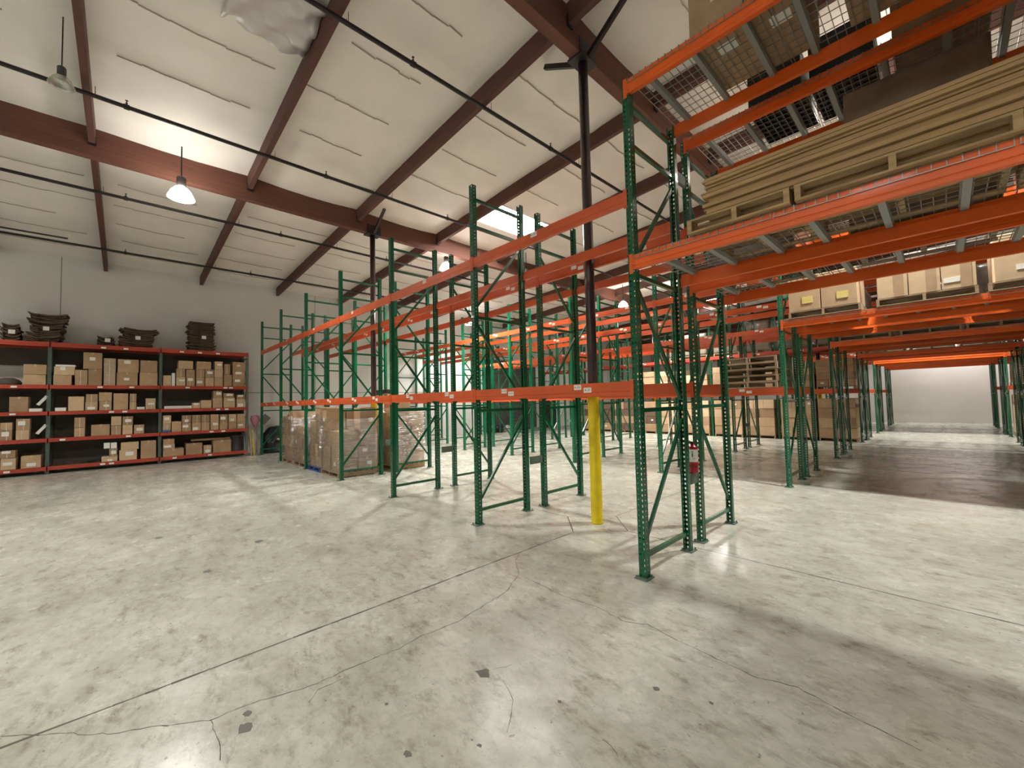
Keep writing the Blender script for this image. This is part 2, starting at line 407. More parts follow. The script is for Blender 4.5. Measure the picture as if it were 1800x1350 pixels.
# girders and purlins
for gi, gx in enumerate(GX):
    z = ceil_z(gx)
    g = struct(MB().box(gx-.085, gx+.085, YS, YN, z-.55, z-.03).obj('trim_%d' % (gi+1), GLULAM))
for gi in range(len(GXX)-1):
    x0, x1 = GXX[gi]+(.085 if gi else 0), GXX[gi+1]-.085
    for y in PY[1:-1]:
        mb = MB(); z0, z1 = ceil_z(x0), ceil_z(x1)
        i = len(mb.v)
        for x, z in ((x0, z0), (x1, z1)): mb.v += [(x, y-.045, z-.33), (x, y+.045, z-.33), (x, y+.045, z-.02), (x, y-.045, z-.02)]
        mb.f += [(0,3,2,1),(4,5,6,7),(0,1,5,4),(1,2,6,5),(2,3,7,6),(3,0,4,7)]
        mb.obj('roof_beam', PURLIN, root_c)
        # steel seat hangers at the girder
        if gi: MB().box(x0-.01, x0+.03, y-.055, y+.055, z0-.36, z0-.2).obj('beam_hanger', PIPE, root_c)

# ------------------------------------------------------------------ columns
def column(x, y, label, sleeve=True):
    zt = ceil_z(x)-.55
    t = thing('support_column', label, 'column', (x, y, 0))
    MB().tube((0, 0, 0), (0, 0, zt-.02), .069, n=24).obj('shaft', COLM, t, smooth=False)
    sh = t.children[0]
    for p in sh.data.polygons: p.use_smooth = len(p.vertices) == 4
    if sleeve:
        o = MB().lathe([(.07, 1.79), (.078, 1.79), (.08, 1.78), (.08, .02), (.084, 0), (.07, 0)], 24).obj('protective_sleeve', YELLOW, t, smooth=True)
        o['label'] = 'yellow painted lower sleeve'
    mb = MB(); mb.box(-.13, .13, -.19, .19, zt-.03, zt); mb.box(-.1, -.09, -.19, .19, zt, zt+.22); mb.box(.09, .1, -.19, .19, zt, zt+.22)
    mb.obj('cap_bracket', PIPE, t)
    for s in (-1, 1):
        q = (s*.72, 0, ceil_z(x+s*.72)-.14)
        MB().bar((s*.1, 0, zt+.02), q, .055, .07).obj('knee_brace', PIPE, t)
    return t
column(-1.33, 1.19, 'nearest dark brown pipe column with tall yellow sleeve between the front racks')
column(-8.35, 1.2, 'dark brown pipe column rising behind the shrink-wrapped pallets with yellow sleeve')
column(-1.33, 16.4, 'far thin column with yellow sleeve amid the stacked cartons by the tunnel')
column(-8.35, 16.4, 'far dark column with yellow sleeve deep behind the empty racks on the left')
column(5.69, 1.19, 'dark pipe column to the right beyond the tunnel bay')

# ------------------------------------------------------------------ pallet racks
POST_W, POST_D, POST_H = .076, .07, 4.88
def post_mesh():
    mb = MB(); pitch = .0508; n = int(POST_H/pitch)
    def cell(o, u, vv, w, h, r, ry):       # o: origin, u: direction in plan, vertical z
        c = [o, o+u*w, o+u*w+vv*h, o+vv*h]; i = len(mb.v); mb.v += [tuple(p) for p in c]
        m = o+u*w/2+vv*h/2
        for k in range(8):
            a = -PI/2-PI/8+k*PI/4
            mb.v.append(tuple(m+u*r*math.cos(a)+vv*ry*math.sin(a)))
        # octagon pts 0,1 bottom ; 2,3 right ; 4,5 top ; 6,7 left
        H = [i+4+k for k in range(8)]
        mb.f += [(i, i+1, H[1], H[0]), (i+1, i+2, H[3], H[2]), (i+2, i+3, H[5], H[4]), (i+3, i, H[7], H[6]),
                 (i+1, H[2], H[1]), (i+2, H[4], H[3]), (i+3, H[6], H[5]), (i, H[0], H[7])]
    V = Vector; up = V((0, 0, 1)); hw = POST_W/2
    for k in range(n):
        z = k*pitch
        for q in range(2): cell(V((-hw+q*hw, 0, z)), V((1, 0, 0)), up, hw, pitch, .0098, .0138)
        cell(V((hw, 0, z)), V((0, 1, 0)), up, POST_D, pitch, .0065, .0065)
        cell(V((-hw, POST_D, z)), V((0, -1, 0)), up, POST_D, pitch, .0065, .0065)
    zt = n*pitch
    for s in (-1, 1):
        i = len(mb.v); mb.v += [(s*hw, POST_D, 0), (s*(hw-.016), POST_D, 0), (s*(hw-.016), POST_D, zt), (s*hw, POST_D, zt)]; mb.f.append((i, i+1, i+2, i+3))
    return mb.mesh('post', GREEN, solid=.0022)
POST = post_mesh()
POST_L = POST.copy(); POST_L.materials[0] = GREEN2; POST_L.name = 'post_light'
def plate_mesh():
    mb = MB(); mb.box(-.065, .065, -.05, .1, 0, .009)
    for x in (-.05, .05): mb.tube((x, .075 if x > 0 else -.03, .009), (x, .075 if x > 0 else -.03, .03), .008, n=6)
    return mb.mesh('foot_plate', SPACER)
PLATE = plate_mesh()
DEPTH = 1.04
def brace_meshes():
    A = POST_D; B = DEPTH-POST_D; out = []
    hz = [(.2, .036), (1.6, .032), (2.94, .032), (4.27, .032), (4.68, .032)]
    H = MB().box(-.018, .018, A, B, -.02, .02).mesh('horizontal_brace', GREEN)
    D = [MB().bar((0, A, a), (0, B, b), .03, .036).mesh('diagonal_brace', GREEN) for a, b in ((.34, 1.47), (2.84, 1.7), (3.1, 4.15))]
    return hz, H, D
HZ, HB, DB = brace_meshes()
BPROF = [(0, 0), (0, .03), (.005, .034), (.005, .038), (0, .042), (0, .137), (.024, .137), (.024, .098), (.045, .098), (.045, 0)]
BEAMS = {}
def beam_mesh(L, m):
    k = (round(L, 3), m.name)
    if k not in BEAMS: BEAMS[k] = MB().prism(BPROF, -L/2, L/2, 'x').mesh('load_beam', m)
    return BEAMS[k]
def conn_mesh(m):
    mb = MB(); mb.box(-.003, .033, -.006, -.001, -.04, .155)
    for z in (-.015, .055, .125): mb.tube((.014, -.006, z), (.014, -.010, z), .007, n=6)
    return mb.mesh('end_connector', m)
CONN = {m.name: conn_mesh(m) for m in (ORANGE, REDOR, DECKOR)}
STK = MB().box(-.05, .05, -.0015, 0, -.027, .027).mesh('bin_label', WHITE)
BAR = MB()
for q in range(9): BAR.box(-.1+q*.024, -.1+q*.024+(.006 if q % 3 else .012), -.0022, -.0014, -.018, .018)
DECKS = {}
def deck_meshes(dep):
    k = round(dep, 2)
    if k in DECKS: return DECKS[k]
    wd = 1.17; mb = MB(); r = .0028; n = 18
    for q in range(n+1):
        x = -wd/2+wd*q/n; mb.box(x-r, x+r, -.006, dep+.006, 0, 2*r)
        mb.box(x-r, x+r, -.012, -.006, -.05, 2*r); mb.box(x-r, x+r, dep+.006, dep+.012, -.05, 2*r)
    for q in range(11):
        y = dep*q/10; mb.box(-wd/2, wd/2, y-r, y+r, -2*r, 0)
    for y in (-.012, dep+.012): mb.box(-wd/2, wd/2, y-r, y+r, -.05, -.044)
    a = mb.mesh('wire_deck', GALV)
    b = MB().prism([(-.03, 0), (-.022, -.035), (.022, -.035), (.03, 0)], .03, dep-.03, 'y').mesh('support_channel', mat('channel_grey', (150, 152, 146), .5))
    DECKS[k] = (a, b); return DECKS[k]
codes = iter(['A-321', 'A-37', 'A-325', 'A-35', 'A-329', 'A-33'])

class Run:
    """one single-deep run of rack: posts, braces and beams all bolted together"""
    def __init__(s, label, y0, xs, flip=False, pm=POST, group=None, shift0=0.0):
        s.t = thing('pallet_rack', label, 'pallet rack', (0, y0, 0), 0, group)
        s.xs = xs; s.y0 = y0
        for x in xs:
            xx = x+(shift0 if x == 0 else 0)
            for back in (0, 1):
                p = inst(pm, 'post', s.t, (xx, DEPTH if back else 0, 0.0), PI if back else 0)
                inst(PLATE, 'foot_plate', p, (0, 0, 0))
            for z, th in HZ: inst(HB, 'horizontal_brace', s.t, (xx, 0, z))
            for d in DB:
                if flip: inst(d, 'diagonal_brace', s.t, (xx, DEPTH, 0), PI)
                else: inst(d, 'diagonal_brace', s.t, (xx, 0, 0))
    def beams(s, x0, x1, ztop, m=ORANGE, stick=0, front=True, back=True, texts=None, names=1):
        L = x1-x0-POST_W+.006; xc = (x0+x1)/2
        for side in (0, 1):
            if (side == 0 and not front) or (side and not back): continue
            if side == 0: b = inst(beam_mesh(L, m), 'load_beam', s.t, (xc, -.004, ztop-.137))
            else: b = inst(beam_mesh(L, m), 'load_beam', s.t, (xc, DEPTH+.004, ztop-.137), PI)
            c = CONN[m.name]
            inst(c, 'end_connector', b, (L/2, 0, 0)); inst(c, 'end_connector', b, (-L/2, 0, 0), rot=(0, 0, 0))
            b.children[-1].scale.x = -1
            if side == 0 and stick:
                for k in range(stick):
                    u = -L/2+L*(k+.50)/(stick)*.98 if texts else -L/2+L*(.3+.42*k)
                    for q in range(2 if stick > 1 else 1):
                        o = inst(STK, 'bin_label', b, (u+q*.13, -.0005, .1-.035*q))
                        if texts:
                            tm = text_mesh(texts[(2*k+q) % len(texts)], .036)
                            to = bpy.data.objects.new('printed_code', tm)
                            # joined into the sticker so that nothing goes a level too deep
                            me = STK.copy(); bm = bmesh.new(); bm.from_mesh(me)
                            tm.transform(Matrix.Translation((0, -.002, 0)) @ Matrix.Rotation(PI/2, 4, 'X'))
                            nf = len(bm.faces); bm.from_mesh(tm)
                            bm.faces.ensure_lookup_table()
                            for fi in range(nf, len(bm.faces)): bm.faces[fi].material_index = 1
                            me.materials.append(INK); bm.to_mesh(me); bm.free(); o.data = me
                            bpy.data.objects.remove(to)
    def decks(s, x0, x1, ztop):
        dep = DEPTH; a, b = deck_meshes(dep); n = int(round((x1-x0)/1.2)); wd = (x1-x0-.08)/n
        for k in range(n):
            xc = x0+.04+wd*(k+.5)
            d = inst(a, 'wire_deck', s.t, (xc, 0, ztop+.006))
            for q in (-.42, 0, .42): inst(b, 'support_channel', d, (q, 0, -.004))
BP = 2.515
XL = [-BP*k for k in range(0, 7)]          # 0 .. -15.09
XT = 3.66
WHERE = {}
def full_run(label, y0, flip, lv, pm=POST, first=True, stick=1, mats=(ORANGE, ORANGE), text=False, nleft=6, extra_right=0, bays2=None, tun=(3.12, 4.90)):
    xs = XL[:nleft+1] + [XT] + [XT+BP*(k+1) for k in range(extra_right)]
    r = Run(label, y0, sorted(xs), flip, pm, 'runs of green pallet racking', .02 if y0 == 0 else 0)
    for k in range(nleft):
        for li, z in enumerate(lv):
            tx = None
            if text and k < 2: tx = [['A-325', 'A-35', 'A-321', 'A-37'], ['A-329', 'A-33', 'A-331', 'A-31']][k]
            if text and li == 1: tx = [['A-323'], ['A-327']][k] if k < 2 else None
            if li == 1 and text: r.beams(-BP*(k+1), -BP*k, z, mats[1], 1, texts=None if not tx else [tx[0], tx[0]])
            else: r.beams(-BP*(k+1), -BP*k, z, mats[0], 2 if stick else 0, texts=tx)
    for z in tun:
        r.beams(0, XT, z, DECKOR, 0); r.decks(0, XT, z)
    for k in range(extra_right):
        for z in (1.89, 3.12): r.beams(XT+BP*k, XT+BP*(k+1), z, ORANGE, 0)
    return r
RA1 = full_run('nearest green rack run with orange beams and paper bin labels, front of first row', 0.0, False, (1.89, 3.788), text=True)
RA2 = full_run('green rack run right behind the nearest one, holding dark bins above the tunnel', 1.38, True, (1.89, 3.788))
RB1 = full_run('green rack run behind the first aisle with a stack of bare pallets on it', 5.40, False, (1.87, 4.01), pm=POST_L, extra_right=1)
RB2 = full_run('green rack run directly back to back behind the bare pallet stack', 6.79, True, (1.87, 3.77), pm=POST_L)
RC1 = full_run('empty green rack run facing the second aisle, in front of the carton rows', 10.25, False, (1.87, 3.72), extra_right=1)
RC2 = full_run('empty green rack run backing onto the third aisle before the tan cartons', 11.62, True, (1.87, 3.72))
RD1 = full_run('far green rack run packed with tan cartons on floor and first beam level', 15.25, False, (1.89, 3.5), extra_right=1, mats=(REDOR, ORANGE))
RD2 = full_run('far rack run behind the tan carton row, back to back with it', 16.63, True, (1.89, 3.5), nleft=2, extra_right=1)
RE1 = full_run('dark green rack run deep in the tunnel, front of the fifth row', 20.0, False, (1.89, 3.5), nleft=1, extra_right=1)
RE2 = full_run('dark green rack run deep in the tunnel, rear of the fifth row', 21.4, True, (1.89, 3.5), nleft=1, extra_right=1)
RF1 = full_run('last green rack run front before the pale end wall of the tunnel', 25.0, False, (1.89, 3.5), nleft=1, extra_right=1)
RF2 = full_run('rearmost green rack run closest to the pale end wall', 26.4, True, (1.89, 3.5), nleft=1, extra_right=1)
# row spacers tie the back-to-back runs together (parts of the rear run)
SPM = MB().box(-.02, .02, -.27, 0, -.06, .06).mesh('row_spacer', SPACER)
for r, xs in ((RA2, [0]+XL[1:5]), (RB2, [0]+XL[1:5]), (RC2, [0]+XL[1:5]), (RD2, [0]), (RE2, [0]), (RF2, [0])):
    for x in xs:
        for z in (.77, 4.35): inst(SPM, 'row_spacer', r.t, (x, 0, z))
# long vertical capacity sticker on the second frame of the nearest run
o = MB().box(-.012, .012, -.002, 0, -.2, .2).obj('load_sticker', WHITE, RA1.t, (-2.515-.022, -.004, 1.42))

# ------------------------------------------------------------------ pallets
def pallet_meshes(w, d, m):
    h = .14
    return dict(stringer=MB().box(-.019, .019, -d/2, d/2, .016, .016+.088).mesh('stringer', m),
                top=MB().box(-w/2, w/2, -.045, .045, .104, .12).mesh('deck_board', m),
                bot=MB().box(-w/2, w/2, -.045, .045, 0, .016).mesh('bottom_board', m))
PM = {}
def pallet(loc, label, w=1.1, d=1.0, m=WOOD, rz=0, parts=True, group='wooden pallets'):
    k = (w, d, m.name, parts)
    if parts:
        if k not in PM: PM[k] = pallet_meshes(w, d, m)
        t = thing('pallet', label, 'pallet', loc, rz, group)
        for x in (-w/2+.02, 0, w/2-.02): inst(PM[k]['stringer'], 'stringer', t, (x, 0, 0))
        for q in range(7): inst(PM[k]['top'], 'deck_board', t, (0, -d/2+.045+(d-.09)*q/6, 0))
        for y in (-d/2+.045, 0, d/2-.045): inst(PM[k]['bot'], 'bottom_board', t, (0, y, 0))
        return t
    if k not in PM:
        mb = MB()
        for x in (-w/2+.02, 0, w/2-.02): mb.box(x-.019, x+.019, -d/2, d/2, .016, .104)
        for q in range(6): y = -d/2+.045+(d-.09)*q/5; mb.box(-w/2, w/2, y-.045, y+.045, .104, .12)
        for y in (-d/2+.045, 0, d/2-.045): mb.box(-w/2, w/2, y-.045, y+.045, 0, .016)
        PM[k] = mb.mesh('pallet', m)
    o = inst(PM[k], 'pallet', None, loc, rz); tag(o, label, 'pallet', group); return o
PH = .121

# ------------------------------------------------------------------ cartons
CM = {}
def carton(x, y, z, w, d, h, label, m=None, rz=0, face='-y', tape=True, stk=None, group=None, rc=random, jit=.003):
    """box centred at x,y standing on z. face: side that carries tape and sticker"""
    m = m or rc.choice(CARD)
    me = bevelbox(w, d, h, m, .004, 'cardboard_box', jit)
    o = inst(me, 'cardboard_box', None, (x, y, z), rz); tag(o, label, 'box', group)
    def panel(name, u, v, pw, ph, mm, th=.0015):
        mb = MB()
        if face == '-y': mb.box(u-pw/2, u+pw/2, -d/2-th-jit, -d/2+.002, v-ph/2, v+ph/2)
        elif face == '+x': mb.box(w/2-.002, w/2+th+jit, u-pw/2, u+pw/2, v-ph/2, v+ph/2)
        return mb.obj(name, mm, o)
    fw = w if face == '-y' else d
    if tape == 'v': panel('tape_strip', rc.uniform(-.08, .08)*fw, h/2, .014, h*.97, WTAPE)
    elif tape: panel('tape_strip', 0, h-.03, .04, .055, TAPE)
    if tape and tape != 'v':      # top seam tape
        MB().box(-w/2+.01, w/2-.01, -.022, .022, h-.002, h+.0025+jit).obj('tape_strip', TAPE, o) if w > .25 else None
    if stk:
        u, v, sw, sh = stk; panel('shipping_label', u*fw, v*h, sw, sh, WHITE, .0025)
    return o
ORD = ['first', 'second', 'third', 'fourth', 'fifth', 'sixth', 'seventh', 'eighth', 'ninth', 'tenth', 'eleventh', 'twelfth', 'thirteenth', 'fourteenth', 'fifteenth', 'sixteenth']

# ------------------------------------------------------------------ shelving against the left wall
SX = -15.2                       # front face of the shelving
SLEV = [3.70, 2.49, 1.745, .99, .205]
SY = [-7.54, -5.16, -2.78, -0.40]
def shelving():
    t = thing('shelving_rack', 'long red-beamed shelving rack full of small cartons along the left wall', 'shelving', (SX, 0, 0))
    dep = .82
    pm = MB(); hw = .038
    sp = MB()
    # perforated grey-green posts (face towards +x)
    def cell(mb, o, u, w, h, r):
        vv = Vector((0, 0, 1)); c = [o, o+u*w, o+u*w+vv*h, o+vv*h]; i = len(mb.v); mb.v += [tuple(p) for p in c]; m = o+u*w/2+vv*h/2
        for k in range(8):
            a = -PI/2-PI/8+k*PI/4; mb.v.append(tuple(m+u*r*math.cos(a)+vv*r*1.3*math.sin(a)))
        H = [i+4+k for k in range(8)]
        mb.f += [(i,i+1,H[1],H[0]),(i+1,i+2,H[3],H[2]),(i+2,i+3,H[5],H[4]),(i+3,i,H[7],H[6]),(i+1,H[2],H[1]),(i+2,H[4],H[3]),(i+3,H[6],H[5]),(i,H[0],H[7])]
    n = 73
    for k in range(n):
        for q in range(2): cell(pm, Vector((0, -hw+q*hw, k*.0508)), Vector((0, 1, 0)), hw, .0508, .009)
        for s in (-1, 1): cell(pm, Vector((-.07, s*hw, k*.0508)), Vector((1, 0, 0)), .07, .0508, .007)
    P = pm.mesh('post', GREYGREEN, solid=.002)
    PP = MB().box(-.09, .04, -.065, .065, 0, .009).mesh('foot_plate', GREYGREEN)
    for y in SY:
        for x, rz in ((0, 0), (-dep, PI)):
            p = inst(P, 'post', t, (x, y, 0), rz); inst(PP, 'foot_plate', p)
        for z in (.15, 1.4, 2.6, 3.5): MB().box(-dep+.07, -.07, y-.015, y+.015, z-.018, z+.018).obj('horizontal_brace', GREYGREEN, t)
        for a, b in ((.2, 1.35), (2.55, 1.45), (2.65, 3.45)): MB().bar((-.07, y, a), (-dep+.07, y, b), .028, .03).obj('diagonal_brace', GREYGREEN, t)
    rc = random.Random(21)
    for bi in range(3):
        y0, y1 = SY[bi]+hw, SY[bi+1]-hw; L = y1-y0; yc = (y0+y1)/2
        for li, z in enumerate(SLEV):
            h = .125 if li == 0 else .1
            for x, s in ((0, 1), (-dep, -1)):
                mb = MB(); pr = [(0, -h), (0, -h*.75), (-.004*s, -h*.7), (-.004*s, -h*.66), (0, -h*.6), (0, 0), (-.022*s, 0), (-.022*s, -.03), (-.042*s, -.03), (-.042*s, -h)]
                i = len(mb.v)
                mb.prism([(a, b) for a, b in pr], -L/2-.03, L/2+.03, 'y')
                b = mb.obj('load_beam', REDOR, t, (x+.004*s, yc, z))
                if s > 0:
                    for e in (-1, 1): MB().box(0, .006, e*(L/2+.03)-.02, e*(L/2+.03)+.02, -h-.03, .01).obj('end_connector', REDOR, b)
                    used = []
                    for q in range(rc.choice([2, 3, 3])):
                        u = rc.uniform(-L/2+.2, L/2-.2)
                        if any(abs(u-k) < .16 for k in used): continue
                        used.append(u)
                        MB().box(.0, .003, u-.055, u+.055, -h+.02, -h+.07).obj('bin_label', WHITE, b)
            MB().box(-dep+.045, -.028, y0+.005, y1-.005, z-.028, z-.006).obj('shelf_board', PLY, t)
            if li: 
                zt = SLEV[li-1]-.14
                MB().box(-dep-.012, -dep-.004, y0-.03, y1+.03, (3.08 if (bi == 0 and li == 1) else z), zt+.03).obj('back_panel', BACKP, t)
    return t
shelving()
WHERE_L = {0: 'left bay', 1: 'middle bay', 2: 'right bay'}
LEVN = {'A': 'second shelf from top', 'B': 'third shelf from top', 'C': 'fourth shelf from top', 'D': 'bottom shelf'}
SHB = {
'A': [(-5.64,-5.21,2.78,3.06),(-5.64,-5.22,2.54,2.78),(-5.08,-4.67,2.79,3.02),(-5.09,-4.73,2.54,2.78),(-4.67,-4.41,2.54,2.94),(-4.4,-4.11,2.55,2.97),(-4.51,-4.11,3.01,3.46),(-4.08,-3.82,2.54,3.31),(-3.78,-3.3,2.91,3.3),(-3.8,-3.32,2.53,2.89),(-3.27,-2.86,2.91,3.29),(-3.28,-2.85,2.53,2.91),(-2.72,-2.51,2.52,2.83),(-2.39,-2.16,2.79,3.06),(-2.39,-2.15,2.52,2.79),(-2.34,-1.95,3.05,3.33),(-2.14,-1.9,2.77,3.04),(-2.13,-1.9,2.52,2.77),(-1.86,-1.46,3.06,3.33),(-1.87,-1.64,2.77,3.06),(-1.87,-1.64,2.52,2.77),(-1.63,-1.38,2.78,3.06),(-1.62,-1.38,2.53,2.78),(-1.36,-1.13,3.06,3.35),(-1.37,-1.12,2.78,3.06),(-1.37,-1.12,2.53,2.78),(-1.09,-0.91,2.9,3.27),(-1.1,-0.86,2.53,2.9),(-0.84,-0.46,3.03,3.36),(-0.84,-0.46,2.75,3.03),(-0.84,-0.46,2.53,2.75)],
'B': [(-5.87,-5.53,1.74,2.16),(-4.79,-4.47,1.78,2.16),(-4.44,-4.19,2.01,2.23),(-4.45,-4.19,1.77,2.0),(-4.17,-3.89,2.04,2.28),(-4.16,-3.89,1.76,2.02),(-3.86,-3.53,1.77,2.25),(-3.5,-3.34,1.99,2.24),(-3.5,-3.34,1.76,1.99),(-3.13,-2.89,1.77,2.09),(-1.96,-1.75,1.75,1.93),(-1.74,-1.44,1.77,2.01),(-1.4,-1.14,2.09,2.33),(-1.41,-1.13,1.74,2.09),(-1.11,-0.8,2.09,2.25),(-1.1,-0.76,1.73,2.09),(-0.72,-0.46,2.03,2.19),(-0.72,-0.46,1.74,2.03)],
'C': [(-6.01,-5.8,1.27,1.47),(-6.01,-5.8,1.0,1.27),(-5.74,-5.49,1.26,1.56),(-5.74,-5.5,0.99,1.25),(-4.66,-4.44,1.26,1.55),(-4.66,-4.44,0.99,1.26),(-4.32,-3.92,0.99,1.32),(-3.9,-3.67,1.27,1.55),(-3.9,-3.67,0.98,1.28),(-3.65,-3.41,1.28,1.54),(-3.65,-3.42,0.96,1.28),(-3.39,-3.15,0.99,1.27),(-2.71,-2.5,1.28,1.53),(-2.71,-2.51,0.99,1.27),(-2.49,-2.24,0.99,1.33),(-2.23,-1.99,1.26,1.52),(-2.23,-1.99,0.98,1.26),(-1.97,-1.73,1.26,1.52),(-1.97,-1.73,0.98,1.26),(-1.72,-1.49,1.26,1.52),(-1.72,-1.49,0.98,1.26),(-1.47,-1.23,1.25,1.52),(-1.47,-1.23,0.98,1.25),(-1.21,-0.97,1.25,1.51),(-1.21,-0.97,0.97,1.25),(-0.95,-0.72,1.24,1.51),(-0.95,-0.71,0.97,1.24),(-0.7,-0.46,1.24,1.51),(-0.7,-0.46,0.97,1.24)],
'D': [(-6.0,-5.73,0.52,0.72),(-5.99,-5.72,0.21,0.52),(-5.64,-5.27,0.21,0.54),(-3.93,-3.75,0.37,0.59),(-4.09,-3.74,0.23,0.36),(-3.68,-3.27,0.52,0.75),(-3.71,-3.31,0.21,0.52),(-3.23,-2.86,0.2,0.76),(-2.7,-2.41,0.61,0.77),(-2.7,-2.4,0.46,0.61),(-2.7,-2.17,0.21,0.45),(-2.12,-1.68,0.21,0.58),(-1.65,-1.43,0.24,0.48),(-1.39,-0.87,0.22,0.63)]}
def shelf_boxes():
    rc = random.Random(31)
    for lv, (zi) in zip('ABCD', (1, 2, 3, 4)):
        zd = SLEV[zi]
        L = SHB[lv]
        bays = {0: [], 1: [], 2: []}
        for r in L:
            yc = (r[0]+r[1])/2; b = 0 if yc < -5.16 else (1 if yc < -2.78 else 2); bays[b].append(r)
        for b, rs in bays.items():
            # stack rows: rank by height then by y
            lay = {}
            done = []
            for r in sorted(rs, key=lambda q: q[2]):
                base = [d for d in done if min(d[1], r[1])-max(d[0], r[0]) > .03 and d[3] <= r[3]-.05]
                level = 0; z0 = zd
                if base:
                    level = max(d[4] for d in base)+1; z0 = max(d[5] for d in base)+.001
                h = max(.1, r[3]-max(r[2], z0) if level == 0 else r[3]-z0)
                if level == 0: h = r[3]-zd
                done.append((r[0], r[1], r[2], r[3], level, z0+h, z0, h)); lay.setdefault(level, []).append(done[-1])
            for level, ds in lay.items():
                ds.sort()
                for k, d in enumerate(ds):
                    wy = d[1]-d[0]-.008; wx = min(.6, max(.28, wy*1.3)); m = rc.choice(CARD)
                    if lv == 'A' and b == 1 and abs(d[0]+4.08) < .01:
                        shrink = True
                    else: shrink = False
                    pos = 'on the shelf board' if level == 0 else ('in the second tier' if level == 1 else 'in the top tier')
                    size = 'large' if wy > .33 else ('slim' if wy < .2 else 'small')
                    lab = '%s brown carton %s, %s from left, %s, %s' % (size, pos, ORD[k], LEVN[lv].replace(' from top', ''), WHERE_L[b])
                    small = wy < .27 and rc.random() < .75
                    st = None
                    if rc.random() < (.45 if not small else .5): st = (rc.uniform(-.12, .12), rc.choice([.28, .5, .62, .78]), min(wy*.62, rc.uniform(.1, .2)), min(d[7]*.42, rc.uniform(.06, .12)))
                    o = carton(SX-.015-wx/2-rc.uniform(0, .02), (d[0]+d[1])/2, d[6]+.001, wx, wy, d[7]-.003, lab, m, 0, '+x', 'v' if small else True, st, 'cartons on the wall shelving', rc, .002)
                    if shrink:
                        w = MB().box(-wx/2-.004, wx/2+.006, -wy/2-.003, wy/2+.003, .0, d[7]+.002).obj('plastic_wrap', MATS['film'], o)
shelf_boxes()
